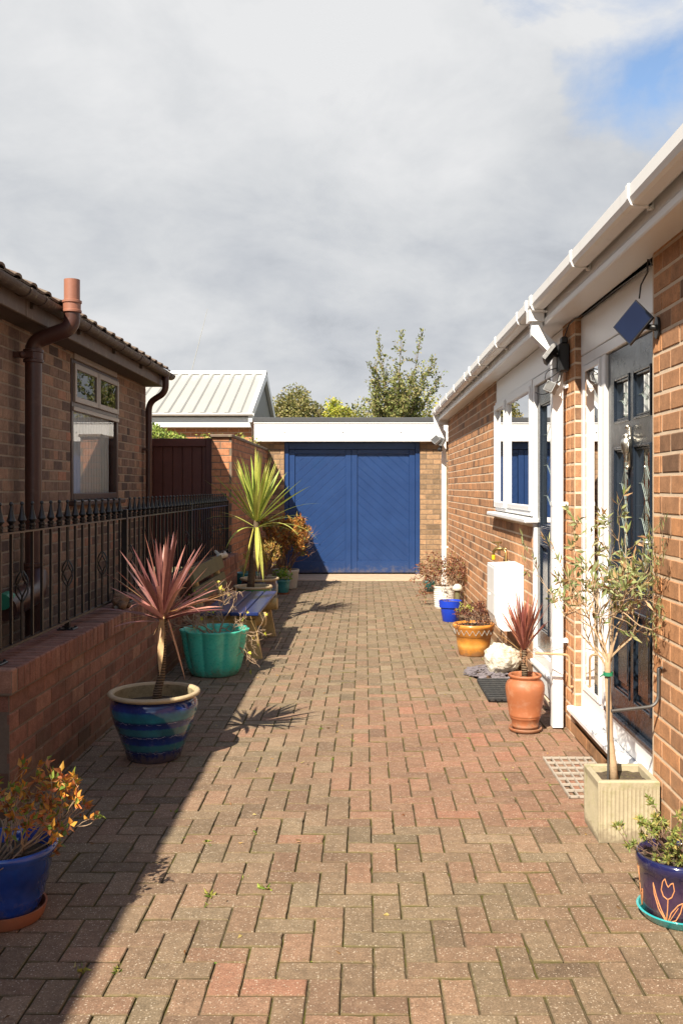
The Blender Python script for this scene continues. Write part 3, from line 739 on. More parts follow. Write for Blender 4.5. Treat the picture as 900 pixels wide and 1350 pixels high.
# front door set: frame, side light, leaf
mb = MB()
frame_rect(mb, 1.300,1.37,4.165,5.695,0.188,2.286,0.062,0.11)
mb.bbox((1.3005,5.135,0.298),(1.369,5.215,2.224)); ff = mb.build('door_frame', M['upvc'], HR)
mb = MB(); frame_rect(mb, 1.292,1.33,5.222,5.628,0.304,2.218,0.036); mb.build('side_light_sash', M['upvc'], ff)
pane('side_light_pane', 1.297, 5.258, 5.592, 0.34, 2.182, ff)
fd = composite_door('front_door', 4.232, 5.128, 0.305, 2.216, 1.318,
    [(0.14,0.46,0.80,0.925),(0.54,0.86,0.80,0.925),(0.14,0.46,0.36,0.735),(0.54,0.86,0.36,0.735)], [(0.14,0.46,0.07,0.31),(0.54,0.86,0.07,0.31)], 'dark slate blue door with four leaded panes and an urn knocker')
mb = MB()
cx, cy, cz = 1.298, 4.68, 1.70
mb.box((1.300,4.668,1.60),(1.314,4.692,1.80))
mb.ball((1.298,cy,1.80), 0.014, 8, 6); mb.ball((1.298,cy,1.60), 0.013, 8, 6)
mb.lathe([(0.004,-0.07),(0.014,-0.062),(0.007,-0.045),(0.02,-0.015),(0.03,0.02),(0.026,0.04),(0.014,0.052),(0.022,0.062),(0.004,0.075)], 12, (1.292,cy,1.695))
for s in (-1,1): mb.tube([(1.292,cy+s*.026,1.73),(1.288,cy+s*.05,1.72),(1.286,cy+s*.052,1.68),(1.29,cy+s*.024,1.665)], .005, 6)
mb.build('knocker', M['chrome'], fd, smooth=True)
mb = MB(); mb.bbox((1.306,4.60,1.00),(1.318,4.80,1.045)); mb.build('letterbox', M['chrome'], fd)
mb = MB(); mb.tube([(1.318,4.30,1.25),(1.27,4.30,1.25),(1.27,4.40,1.25)], 0.009, 8); mb.build('handle', M['chrome'], fd, smooth=True)
mb = MB(); mb.bbox((1.288,4.24,0.300),(1.316,5.12,0.325)); mb.build('weather_bar', M['navy_door'], fd)
mb = MB(); mb.bbox((1.222,4.163,0.150),(1.318,5.74,0.186),0.008); mb.build('door_sill', M['upvc'], HR)
# side door
mb = MB()
frame_rect(mb, 1.262,1.345,6.045,7.115,0.22,2.312,0.058,0.10)
mb.bbox((1.2625,6.045,0.05),(1.34,7.115,0.2195),0.006)
sf = mb.build('side_door_frame', M['upvc'], HR)
composite_door('side_door', 6.108, 7.052, 0.325, 2.248, 1.285,
    [(0.14,0.86,0.46,0.93)], [(0.14,0.46,0.07,0.40),(0.54,0.86,0.07,0.40)], 'dark slate blue door with one large leaded pane')
mb = MB(); mb.bbox((1.24,6.05,0.195),(1.30,7.11,0.222),0.006); mb.build('door_sill', M['upvc'], HR)
mb = MB()                                   # rooms behind the glass
for (y0,y1,z0,z1) in ((4.17,5.69,0.19,2.50),(7.14,9.11,0.3,2.5)):
    x0, x1 = 1.385, 3.8
    mb.quad((x1,y0-.6,z0),(x1,y1+.6,z0),(x1,y1+.6,z1),(x1,y0-.6,z1)); mb.quad((x0,y0-.6,z0),(x1,y0-.6,z0),(x1,y0-.6,z1),(x0,y0-.6,z1))
    mb.quad((x0,y1+.6,z0),(x1,y1+.6,z0),(x1,y1+.6,z1),(x0,y1+.6,z1)); mb.quad((x0,y0-.6,z1),(x1,y0-.6,z1),(x1,y1+.6,z1),(x0,y1+.6,z1))
    mb.quad((x0,y0-.6,z0),(x1,y0-.6,z0),(x1,y1+.6,z0),(x0,y1+.6,z0))
mb.build('room', M['dark_room'], HR)

# ------------------------------------------------------------ left-hand house
HL = thing('brick_house', (-2.59,-4,0), 'dark brown brick bungalow with lichened brown gutter and a brown framed window', 'house')
LX = -2.59; WL = (8.35, 9.97, 1.387, 2.645)
def left_house():
    b = MB(); k = MB()
    tf = lambda u, z, r: r*(0.55 + 0.45*min(max((z-0.9)/0.6, 0), 1)) if z < 1.6 else r
    brickwork(b, k, planeX(LX, 1), -4, 11.29, 0.30, 2.75, [WL], seed=11, bed=0.012, perp=0.011, recess=0.003, mode='mixed')
    brickwork(b, k, planeY(11.29, 1), -8.6, -2.5955, 0.30, 2.75, seed=12, bed=0.012, perp=0.011, mode='mixed')
    brickwork(b, k, planeY(-4.0, -1), -8.6, -2.5955, 0.30, 2.75, seed=13, bed=0.012, perp=0.011, mode='mixed')
    k.box((-8.6,-3.99,0.3),(-8.5,11.28,2.75))
    for y in (11.19, -3.99):
        n = len(k.v); k.v += [(-8.59,y,2.75),(-2.60,y,2.75),(-5.6,y,4.15),(-8.59,y+.09,2.75),(-2.60,y+.09,2.75),(-5.6,y+.09,4.15)]
        for q in ((0,1,2),(5,4,3),(0,3,4,1),(1,4,5,2),(2,5,3,0)): k.face([n+i for i in q])
    o = len(b.v); b.v += k.v; b.f += [tuple(i+o for i in f) for f in k.f]; b.c += k.c; b.m += [1]*len(k.f)
    b.build('wall', [M['brick_left'], M['mortar_brown']], HL)
left_house()
# tiled roof: interlocking tiles with a rolled profile, lapped course by course
def tiled_roof():
    rng = random.Random(4)
    mb = MB(); sl = R(25); cs, sn = math.cos(sl), math.sin(sl); W_ = 0.30; y0, y1 = -4.06, 11.24
    ncol = int((y1-y0)/W_); seg = 8
    for course in range(11):
        s0 = -0.02 + course*0.30
        for side in ((1,) if course > 2 else (1,)):
            for cidx in range(ncol):
                lift = rng.uniform(0, 0.004)
                k = len(mb.v)
                for e, (s, h) in enumerate(((s0, 0.034), (s0+0.36, 0.006))):
                    for q in range(seg+1):
                        y = y0 + cidx*W_ + W_*q/seg
                        prof = 0.022*max(0, math.sin(2*math.pi*q/seg*1.0))**0.7 if q < seg/2 else 0.0
                        hh = h + prof + lift
                        x = -2.315 - s*cs; z = 2.862 + s*sn
                        mb.v.append((x + sn*hh, y, z + cs*hh))
                for q in range(seg+1):                       # the thickness seen at the eaves
                    x, y, z = mb.v[k+q]; mb.v.append((x - sn*0.016, y, z - cs*0.016))
                for q in range(seg):
                    mb.face((k+q, k+q+1, k+seg+1+q+1, k+seg+1+q)); mb.face((k+2*(seg+1)+q, k+2*(seg+1)+q+1, k+q+1, k+q))
    mb.prism([(-2.35,2.848),(-2.35,2.865),(-5.6,4.382),(-8.85,2.865),(-8.85,2.848),(-5.6,4.365)], y0, 11.33)
    mb.build('roof', M['tile'], HL)
tiled_roof()
mb = MB(); mb.box((-2.60,-4.1,2.700),(-2.39,11.30,2.716)); mb.build('soffit', M['dark_soffit'], HL)
mb = MB(); mb.bbox((-2.389,-4.1,2.693),(-2.366,11.31,2.845)); lf = mb.build('fascia', M['brown_fascia'], HL)
mb = MB(); mb.box((-2.3655,6.59,2.692),(-2.362,6.62,2.844)); mb.build('joint_cover', M['brown_fascia'], lf)
def half_round(cx, cz, r, th, n=12):
    o = [(cx + r*math.cos(math.pi + math.pi*i/n), cz + r*math.sin(math.pi + math.pi*i/n)) for i in range(n+1)]
    i_ = [(cx + (r-th)*math.cos(math.pi + math.pi*i/n), cz + (r-th)*math.sin(math.pi + math.pi*i/n)) for i in range(n+1)]
    return o + i_[::-1]
GX, GZ = -2.303, 2.841
mb = MB(); mb.prism(half_round(GX, GZ, 0.056, 0.004), -4.1, 11.34); lg = mb.build('gutter', M['brown_gutter'], HL)
mb = MB(); mb.prism([(GX-.056,GZ)]+half_round(GX, GZ, 0.056, 0.004)[:13], 11.34, 11.348); mb.build('end_cap', M['brown_gutter'], lg)
for i in range(14):
    y = -3.3 + i*1.11
    mb = MB(); mb.prism(half_round(GX, GZ, 0.062, 0.006), y-0.016, y+0.016); mb.box((-2.366,y-0.016,2.76),(-2.34,y+0.016,2.85)); mb.build('bracket', M['brown_gutter'], lg)
for y in (6.4, 9.65):
    mb = MB(); mb.prism(half_round(GX, GZ, 0.064, 0.008), y-0.05, y+0.05); mb.build('gutter_joint', M['brown_gutter'], lg)
# window with two top lights
def frame_l(mb, x0, x1, y0, y1, z0, z1, w): frame_rect(mb, x0, x1, y0, y1, z0, z1, w)
mb = MB(); frame_l(mb, -2.65,-2.582,8.355,9.965,1.392,2.64,0.058)
mb.bbox((-2.649,8.414,2.222),(-2.583,9.906,2.270)); mb.bbox((-2.649,9.14,2.2704),(-2.583,9.18,2.5816))
lw = mb.build('window', M['frame_brown'], HL)
for y0, y1 in ((8.40,9.15),(9.17,9.925)):
    mb = MB(); frame_l(mb, -2.59,-2.562,y0,y1,2.262,2.607,0.052); mb.build('top_light', M['frame_taupe'], lw)
    pane('pane', -2.576, y0+0.052, y1-0.052, 2.314, 2.555, lw)
mb = MB(); mb.bbox((-2.59,8.37,2.182),(-2.566,9.95,2.2215)); mb.build('transom', M['frame_taupe'], lw)
pane('pane', -2.60, 8.413, 9.907, 1.45, 2.222, lw)
mb = MB(); mb.bbox((-2.61,8.27,1.342),(-2.52,10.04,1.386),0.008); mb.build('sill', M['frame_brown'], lw)
mb = MB(); mb.bbox((-2.64,8.42,2.6455),(-2.575,9.90,2.699)); mb.build('head_trim', M['frame_taupe'], lw)
mb = MB()
for i in range(16):
    y = 8.42 + i*0.094; mb.box((-.002,-.048,1.45),(.002,.048,2.22), Matrix.Rotation(R(2),3,'Z'), Vector((-2.668,y+.045,0)))
mb.build('vertical_blind', M['blind'], lw)
mb = MB()
mb.quad((-4.4,7.6,0.6),(-4.4,10.8,0.6),(-4.4,10.8,2.7),(-4.4,7.6,2.7)); mb.quad((-4.4,7.6,0.6),(-2.68,7.6,0.6),(-2.68,7.6,2.7),(-4.4,7.6,2.7)); mb.quad((-4.4,10.8,0.6),(-2.68,10.8,0.6),(-2.68,10.8,2.7),(-4.4,10.8,2.7))
mb.quad((-4.4,7.6,2.7),(-2.68,7.6,2.7),(-2.68,10.8,2.7),(-4.4,10.8,2.7)); mb.quad((-4.4,7.6,0.6),(-2.68,7.6,0.6),(-2.68,10.8,0.6),(-4.4,10.8,0.6))
mb.build('room', M['dark_room'], HL)
# soil and vent pipe
SX, SY = -2.468, 7.04
mb = MB(); mb.tube([(SX,SY,0.36),(SX,SY,2.515)], 0.060, 20); sp_ = mb.build('soil_pipe', M['brown_plastic'], HL, smooth='auto')
def arc_pts(P, rad=0.10):
    out = []; n = 6
    out.append(Vector(P[0]))
    for a, b, c in zip(P, P[1:], P[2:]):
        a, b, c = Vector(a), Vector(b), Vector(c); d = min(rad, (a-b).length*0.48, (c-b).length*0.48)
        s = b + (a-b).normalized()*d; e = b + (c-b).normalized()*d
        for i in range(n+1):
            t = i/n; out.append(s*(1-t)**2 + b*2*t*(1-t) + e*t*t)
    out.append(Vector(P[-1])); return out
mb = MB(); mb.tube(arc_pts([(SX,SY,2.43),(SX,SY,2.585),(-2.182,SY,2.688),(-2.182,SY,2.84)]), 0.059, 20); mb.build('offset_bend', M['brown_plastic'], sp_, smooth='auto')
mb = MB(); mb.lathe([(0.060,2.425),(0.073,2.43),(0.073,2.45),(0.067,2.454),(0.067,2.50),(0.073,2.505),(0.073,2.523),(0.060,2.528)], 24, (SX,SY,0)); mb.build('collar', M['brown_plastic'], sp_, smooth='auto')
mb = MB(); mb.box((-2.59,SY-0.088,2.455),(SX+0.02,SY-0.062,2.50)); mb.ball((-2.52,SY-0.078,2.477),0.028,8,6); mb.build('wall_bracket', M['brown_plastic'], sp_)
mb = MB(); mb.lathe([(0.059,2.797),(0.070,2.802),(0.070,2.817),(0.064,2.821),(0.064,2.866),(0.071,2.872),(0.071,2.888),(0.058,2.893)], 24, (-2.182,SY,0)); mb.build('collar', M['terracotta_pipe'], sp_, smooth='auto')
mb = MB(); mb.lathe([(0.0575,2.86),(0.0575,3.045),(0.053,3.045),(0.053,2.87)], 24, (-2.182,SY,0)); mb.build('vent_pipe', M['terracotta_pipe'], sp_, smooth='auto')
mb = MB(); mb.lathe([(0.060,0.81),(0.080,0.815),(0.080,0.835),(0.070,0.84),(0.070,0.915),(0.082,0.92),(0.082,0.94),(0.060,0.945)], 24, (SX,SY,0)); mb.build('collar', M['brown_plastic'], sp_, smooth='auto')
mb = MB(); mb.tube(arc_pts([(SX+.02,SY,0.85),(SX+.06,SY-0.13,0.74),(SX+.02,SY-0.62,0.68)]), 0.085, 18); br_ = mb.build('branch_bend', M['brown_plastic'], sp_, smooth='auto')
mb = MB(); mb.tube([(SX+.02,SY-0.55,0.74),(SX+.02,SY-0.66,0.73)], 0.055, 14); mb.build('stopper', M['green_lid'], sp_, smooth='auto')
# rainwater pipe at the far corner
mb = MB(); mb.tube(arc_pts([(-2.303,11.04,2.80),(-2.303,11.04,2.61),(-2.52,11.13,2.50),(-2.52,11.13,2.27)]), 0.037, 14); ld = mb.build('downpipe', M['brown_plastic'], HL, smooth='auto')
mb = MB(); mb.tube([(-2.52,11.13,2.36),(-2.52,11.13,0.36)], 0.036, 14); mb.build('pipe_length', M['brown_plastic'], ld, smooth='auto')
for z in (1.95, 1.0):
    mb = MB(); mb.box((-2.59,11.08,z-.013),(-2.51,11.18,z+.013)); mb.lathe([(0.038,-.013),(0.042,-.013),(0.042,.013),(0.038,.013)],14,(-2.52,11.13,z)); mb.build('pipe_clip', M['brown_plastic'], ld)

# the bungalow does not stand quite parallel to the drive
HL.rotation_euler = (0, 0, R(0.28)); HL.location.x += 14*math.sin(R(0.28))

# ------------------------------------------------------------ low wall with brick-on-edge coping
LW = thing('low_brick_wall', (-1.7,4.26,0), 'low red brown brick wall with brick on edge coping beneath the black railings', 'wall')
b = MB(); k = MB()
brickwork(b, k, planeX(-1.59, 1), 4.26, 11.88, -0.05, 0.57, seed=21, bed=0.010, recess=0.003, body=0.215, zbase=0.57-7*PITCH)
brickwork(b, k, planeY(4.26, -1), -2.59, -1.594, -0.05, 0.57, seed=22, bed=0.010, body=0.05, zbase=0.57-7*PITCH)
o = len(b.v); b.v += k.v; b.f += [tuple(i+o for i in f) for f in k.f]; b.c += k.c; b.m += [1]*len(k.f)
b.build('wall_face', [M['brick_low'], M['mortar_dark']], LW)
b = MB(); rng = random.Random(23)
y = 4.24
while y < 11.86:
    t = rng.gauss(0.5, 0.25); b.col = (min(max(t,0),1), 0, 0)
    dz = rng.uniform(-.002,.002); dx = rng.uniform(-.003,.003)
    b.bbox((-1.80+dx,y+.004,0.574),(-1.572+dx,y+0.070,0.683+dz),0.006); y += 0.0755
x = -1.81
while x > -2.55:
    t = rng.gauss(0.5, 0.25); b.col = (min(max(t,0),1), 0, 0)
    b.bbox((x-.07,4.24,0.574),(x-.004,4.46,0.683),0.006); x -= 0.0755
n0 = len(b.f); b.box((-1.795,4.245,0.5695),(-1.577,11.86,0.676)); b.box((-2.588,4.245,0.5695),(-1.8,4.455,0.676))
for i in range(n0, len(b.f)): b.m[i] = 1
b.build('coping', [M['brick_low'], M['mortar_dark']], LW)

# ------------------------------------------------------------ iron railings
FN = thing('iron_railing', (-1.71,4.38,0.683), 'black iron railing with spear tops and basket twists along the low wall', 'railing')
FX = -1.71
mb = MB(); mb.box((FX-.016,4.36,1.277),(FX+.016,11.88,1.286)); mb.build('top_rail', M['black_iron'], FN)
mb = MB(); mb.box((FX-.014,4.36,0.728),(FX+.014,11.88,0.740)); mb.build('bottom_rail', M['black_iron'], FN)
def post(y, h, foot=True):
    mb = MB(); mb.bbox((FX-.02,y-.02,0.684),(FX+.02,y+.02,h),.003)
    p = mb.build('post', M['black_iron'], FN)
    if foot:
        mb = MB(); mb.bbox((FX-.05,y-.05,0.683),(FX+.05,y+.05,0.692),.003)
        for sx in (-1,1):
            for sy in (-1,1): mb.ball((FX+sx*.037,y+sy*.037,0.694),.008,6,5)
        mb.build('base_plate', M['black_iron'], p)
for y in (4.38, 6.78, 9.33, 11.84): post(y, 1.345)
SPEAR = [(0.011,1.286),(0.017,1.289),(0.017,1.300),(0.012,1.303),(0.018,1.306),(0.018,1.318),(0.010,1.322),(0.023,1.338),(0.017,1.356),(0.010,1.385),(0.006,1.412),(0.011,1.420),(0.007,1.430),(0.0,1.432)]
def picket_mesh(basket):
    mb = MB(); h = 0.0065
    if basket:
        mb.tube([(0,0,0.735),(0,0,0.93)], .0085, 8); mb.tube([(0,0,1.085),(0,0,1.29)], .0085, 8)
        for i in range(4):
            a0 = i*math.pi/2
            mb.tube([(0.036*math.sin(math.pi*t/10)*math.cos(a0+2.2*t/10), 0.036*math.sin(math.pi*t/10)*math.sin(a0+2.2*t/10), 0.925+0.165*t/10) for t in range(11)], .0045, 6)
    else: mb.box((-h,-h,0.735),(h,h,1.29))
    mb.lathe(SPEAR, 10)
    return mb
proto = {}
y = 4.453; i = 0
while y < 11.80:
    if all(abs(y-p) > 0.045 for p in (6.78, 9.33, 11.84)):
        bk = (i % 5 == 2)
        if bk not in proto:
            o = picket_mesh(bk).build('picket', M['black_iron'], FN, smooth='auto', world=False); proto[bk] = o
        else:
            o = proto[bk].copy(); COL.objects.link(o); o.parent = FN
        o.location = (0, y-4.38, -0.683)
    y += 0.1455; i += 1
for yy in (5.472, 8.1):
    mb = MB(); mb.bbox((FX-.014,yy-.014,0.684),(FX+.014,yy+.014,0.735),.002); mb.bbox((FX-.048,yy-.048,0.683),(FX+.048,yy+.048,0.691),.003)
    for sx in (-1,1):
        for sy in (-1,1): mb.ball((FX+sx*.035,yy+sy*.035,0.693),.008,6,5)
    mb.build('foot', M['black_iron'], FN)

# ------------------------------------------------------------ boundary wall with pier, wooden gate
BW = thing('boundary_wall', (-1.78,11.9,0), 'tall weathered brick wall ending in a sunlit orange pier beside the gate', 'wall')
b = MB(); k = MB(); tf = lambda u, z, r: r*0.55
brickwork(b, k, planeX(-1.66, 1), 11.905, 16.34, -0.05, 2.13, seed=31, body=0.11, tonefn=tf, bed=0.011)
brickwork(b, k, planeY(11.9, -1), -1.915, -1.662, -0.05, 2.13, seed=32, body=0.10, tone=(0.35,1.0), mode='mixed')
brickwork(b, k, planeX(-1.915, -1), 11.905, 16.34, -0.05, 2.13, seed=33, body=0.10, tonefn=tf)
o = len(b.v); b.v += k.v; b.f += [tuple(i+o for i in f) for f in k.f]; b.c += k.c; b.m += [1]*len(k.f)
b.build('wall_face', [M['brick_pier'], M['mortar_dark']], BW)
mb = MB(); y = 11.86; rng = random.Random(34)
while y < 16.2:
    mb.bbox((-1.935,y+.003,2.131),(-1.648,y+0.447,2.172+rng.uniform(-.003,.003)),.008); y += 0.45
mb.build('coping', M['tile'], BW)
GT = thing('wooden_gate', (-2.35,12.0,0.42), 'dark red stained wooden gate of vertical boards beside the brick pier', 'gate')
mb = MB()
for i in range(7):
    x = -2.80 + i*0.124; mb.bbox((x+.003,12.02,0.5),(x+0.121,12.04,2.04),.006)
mb.box((-2.79,12.0405,0.5),(-1.95,12.05,2.04)); mb.build('boards', M['gate_wood'], GT)
mb = MB(); mb.bbox((-2.86,11.985,0.45),(-2.78,12.05,2.13),.006); mb.bbox((-2.0,11.985,0.45),(-1.925,12.05,2.13),.006)
mb.bbox((-2.78,11.988,2.02),(-2.0,12.045,2.125),.006); mb.bbox((-2.78,11.99,0.5),(-2.0,12.045,0.62),.006); mb.build('gate_frame', M['gate_wood'], GT)
mb = MB(); mb.tube([(-2.58,11.975,1.28),(-2.50,11.965,1.285)],.010,8); mb.bbox((-2.62,11.972,1.22),(-2.58,11.985,1.34)); mb.ball((-2.50,11.96,1.285),.016,8,6); mb.build('latch', M['galv'], GT)

# ------------------------------------------------------------ garage
GA = thing('garage', (-0.2,16.4,0), 'flat roofed brick garage with blue chevron boarded doors and white fascia', 'garage')
b = MB(); k = MB(); gy = 16.34
brickwork(b, k, planeY(gy, -1), -1.90, -1.378, -0.05, 2.30, seed=41, body=0.2, mode='mixed')
brickwork(b, k, planeY(gy, -1), 0.958, 1.75, -0.05, 2.30, seed=42, body=0.2, mode='mixed')
o = len(b.v); b.v += k.v; b.f += [tuple(i+o for i in f) for f in k.f]; b.c += k.c; b.m += [1]*len(k.f)
nb = len(b.f); b.box((-1.90,16.55,-0.05),(-1.80,21.5,2.3)); b.box((1.65,16.55,-0.05),(1.75,21.5,2.3)); b.box((-1.90,21.5,-0.05),(1.75,21.6,2.3))
for i in range(nb, len(b.f)): b.c[i] = (0.4,0.5,0)
b.build('wall', [M['brick_garage'], M['mortar_dark']], GA)
mb = MB(); mb.bbox((-1.877,16.18,2.29),(1.95,16.205,2.592),.003); mb.build('fascia', M['white_paint'], GA)
mb = MB(); mb.bbox((-1.885,16.165,2.594),(1.96,16.30,2.612),.003); mb.build('fascia_trim', M['upvc'], GA)
mb = MB(); mb.bbox((-1.885,16.17,2.614),(1.96,21.7,2.70),.01); rf = mb.build('roof', M['grey_felt'], GA)
mb = MB(); mb.box((-1.87,16.21,2.31),(1.94,21.6,2.60)); mb.build('roof_deck', M['dark_soffit'], GA)
mb = MB(); mb.box((-1.876,16.206,2.2905),(1.94,16.36,2.3095)); mb.build('soffit', M['white_paint'], GA)
mb = MB()
for x in (-1.36, -0.36, 0.63): mb.ball((x,16.178,2.44),.012,6,5,(1,.4,1))
mb.build('screw_cap', M['galv'], GA)
# the pair of doors
DX0, DX1, DZ = -1.376, 0.956, 2.285
mb = MB(); mb.bbox((DX0,16.37,0.005),(DX0+0.075,16.46,DZ)); mb.bbox((DX1-0.075,16.37,0.005),(DX1,16.46,DZ)); mb.bbox((DX0+.076,16.37,DZ-0.12),(DX1-.076,16.46,DZ)); mb.build('door_frame', M['blue_door'], GA)
def clip_poly(P, ax, v, keep_gt):
    out = []
    for a, c in zip(P, P[1:]+P[:1]):
        ia = (a[ax] > v) == keep_gt; ic = (c[ax] > v) == keep_gt
        if ia: out.append(a)
        if ia != ic:
            t = (v-a[ax])/(c[ax]-a[ax]); out.append((a[0]+(c[0]-a[0])*t, a[1]+(c[1]-a[1])*t))
    return out
def garage_leaf(x0, x1, slope):
    mb = MB(); z0, z1 = 0.03, 2.16; rail = 0.20; st = 0.10; y = 16.395
    mb.bbox((x0,y,z0),(x0+st,y+.05,z1)); mb.bbox((x1-st,y,z0),(x1,y+.05,z1))
    mb.bbox((x0+st+.0005,y,z0),(x1-st-.0005,y+.05,z0+rail)); mb.bbox((x0+st+.0005,y,z1-0.075),(x1-st-.0005,y+.05,z1))
    d = mb.build('door', M['blue_door'], GA)
    px0, px1, pz0, pz1 = x0+st+.002, x1-st-.002, z0+rail+.002, z1-0.077
    b = MB(); ang = R(42); pitch = 0.118; ux, uz = math.cos(ang)*slope, math.sin(ang); nx, nz = -uz, ux
    if nz < 0: nx, nz = -nx, -nz
    cx, cz = (px0+px1)/2, (pz0+pz1)/2
    for i in range(-18, 19):
        def strip(lo, hi):
            P = [(cx+nx*lo+ux*s, cz+nz*lo+uz*s) for s in (-4, 4)] + [(cx+nx*hi+ux*s, cz+nz*hi+uz*s) for s in (4, -4)]
            for ax, v, g in ((0,px0,True),(0,px1,False),(1,pz0,True),(1,pz1,False)):
                if len(P) < 3: return []
                P = clip_poly(P, ax, v, g)
            return P
        lo = i*pitch; P1 = strip(lo+.0055, lo+pitch-.0055); P0 = strip(lo+.0015, lo+pitch-.0015)
        if len(P0) < 3 or len(P1) < 3: continue
        k = len(b.v); b.v += [(x,y+.020,z) for x, z in P1]; b.face(range(k, k+len(P1)))
        # chamfered long edges down into the grooves
        for e, s in ((lo+.0055, lo+.0015), (lo+pitch-.0055, lo+pitch-.0015)):
            A = strip(min(e,s), max(e,s))
            if len(A) < 3: continue
            k = len(b.v)
            for x, z in A:
                q = (x-cx)*nx + (z-cz)*nz; t = abs(q-e)/0.004
                b.v.append((x, y+.020+.0035*t, z))
            b.face(range(k, k+len(A)))
    b.quad((px0,y+.0237,pz0),(px1,y+.0237,pz0),(px1,y+.0237,pz1),(px0,y+.0237,pz1))
    b.build('chevron_boards', M['blue_door'], d)
    return d
garage_leaf(DX0+0.078, -0.224, 1); garage_leaf(-0.220, DX1-0.078, -1)
mb = MB(); mb.box((-1.36,16.5,0.0),(0.95,16.52,2.28)); mb.build('inside_lining', M['dark_room'], GA)

# ------------------------------------------------------------ white roofed outbuilding behind
OB = thing('outbuilding', (-4.8,20,0), 'brick outbuilding with white ribbed metal roof behind the wooden gate', 'building')
b = MB(); k = MB()
brickwork(b, k, planeY(20.25, -1), -8.0, -2.40, 0, 2.97, seed=51, body=0.2, bed=0.010, tone=(0.4,1.0))
brickwork(b, k, planeX(-2.40, 1), 20.254, 25.8, 0, 2.97, seed=52, body=0.2, bed=0.010)
o = len(b.v); b.v += k.v; b.f += [tuple(i+o for i in f) for f in k.f]; b.c += k.c; b.m += [1]*len(k.f)
b.box((-8.0,20.3,0),(-7.9,25.8,2.97)); b.box((-8,25.7,0),(-2.5,25.8,2.97))
b.build('wall', [M['brick_pier'], M['mortar_pale']], OB)
def rib_roof():
    mb = MB(); A = (19.985, 3.045); Rg = (23.0, 4.27); Bk = (26.0, 3.06)
    x = -8.2; prof = []
    while x < -2.42:
        prof += [(x,0.0),(x+0.13,0.0),(x+0.16,0.04),(x+0.225,0.04)]; x += 0.255
    for (y0,z0),(y1,z1) in ((A,Rg),(Rg,Bk)):
        k = len(mb.v)
        for yy, zz in ((y0,z0),(y1,z1)): mb.v += [(px,yy,zz+h) for px, h in prof]
        n = len(prof)
        for i in range(n-1): mb.face((k+i,k+i+1,k+n+i+1,k+n+i))
    r = mb.build('roof', M['metal_white'], OB)
    mb = MB(); mb.prism([(0,0)],0,0,False) if False else None
    for (y0,z0),(y1,z1) in ((A,Rg),(Bk,Rg)):
        k = len(mb.v)
        for x_ in (-2.44,-2.36): mb.v += [(x_,y0,z0-.16),(x_,y0,z0+.05),(x_,y1,z1+.05),(x_,y1,z1-.16)]
        for q in ((0,1,2,3),(7,6,5,4),(0,4,5,1),(1,5,6,2),(2,6,7,3),(3,7,4,0)): mb.face([k+i for i in q])
    mb.build('bargeboard', M['upvc'], r)
    mb = MB(); mb.box((-8.2,22.88,4.245),(-2.36,23.12,4.325)); mb.build('ridge_cap', M['upvc'], r)
    mb = MB(); k = len(mb.v); mb.v += [(-2.45,20.2,2.97),(-2.45,25.8,2.97),(-2.45,23.0,4.18)]; mb.face((k,k+1,k+2)); mb.build('gable_cladding', M['grey_clad'], OB)
rib_roof()
mb = MB(); mb.bbox((-8.1,20.06,2.78),(-2.40,20.10,2.99)); mb.box((-8.1,20.10,2.78),(-2.40,20.26,2.80)); mb.build('fascia', M['upvc'], OB)
mb = MB(); k0 = half_round(0,0,0.06,0.005)
n = len(k0); mb.v += [(-8.2,19.965+p,3.07+q) for p,q in k0] + [(-2.33,19.965+p,3.07+q) for p,q in k0]
for i in range(n): mb.face((i,(i+1)%n,n+(i+1)%n,n+i))
mb.face(range(n)); mb.face(range(n,2*n))
og = mb.build('gutter', M['upvc'], OB)
mb = MB()
for x in (-4.85,-4.65): mb.box((x,19.895,2.995),(x+.035,20.04,3.08))
mb.build('gutter_joint', M['upvc'], og)
AN = MB(); AN.tube([(-5.6,30.0,-0.06),(-5.55,30.0,3.0),(-5.45,30.0,5.2),(-4.95,30.0,7.16)], [0.02,0.016,0.010,0.006], 6)
tag(AN.build('radio_aerial', M['metal_white']), 'thin pale whip aerial leaning above the white roof', 'aerial')
# ------------------------------------------------------------ plants: building blocks
def rv(rng, s=1.0): return Vector((rng.gauss(0,s), rng.gauss(0,s), rng.gauss(0,s)))
def leaf(mb, p, d, L, w, rng, col, fold=0.25, curl=0.15):
    "folded, slightly curled little leaf"
    d = Vector(d).normalized(); s = d.cross(rv(rng)); s = s.normalized() if s.length > 1e-6 else d.orthogonal().normalized()
    n = s.cross(d); p = Vector(p); k = len(mb.v); mb.col = col
    a = p; m = p + d*L*0.5 - n*curl*L*0.3; t = p + d*L - n*curl*L
    l1 = p + d*L*0.42 + s*w*0.5 + n*fold*w; r1 = p + d*L*0.42 - s*w*0.5 + n*fold*w
    mb.v += [tuple(a), tuple(l1), tuple(t), tuple(r1), tuple(m)]
    mb.face((k,k+4,k+1)); mb.face((k+1,k+4,k+2)); mb.face((k+2,k+4,k+3)); mb.face((k+3,k+4,k))
def pick(rng, pal, j=0.18):
    c = rng.choice(pal); f = 1 + rng.uniform(-j, j); return (c[0]*f, c[1]*f*(1+rng.uniform(-.06,.06)), c[2]*f)
def twig(mb, p, d, L, r, rng, wander=0.25, up=0.0, n=5, end=0.4):
    pts = [Vector(p)]; d = Vector(d).normalized()
    for i in range(n):
        d = (d + rv(rng, wander*0.5) + Vector((0,0,up))).normalized(); pts.append(pts[-1] + d*L/n)
    mb.tube(pts, [r*(1-(1-end)*i/n) for i in range(n+1)], 5 if r < 0.006 else 7, True)
    return pts, d
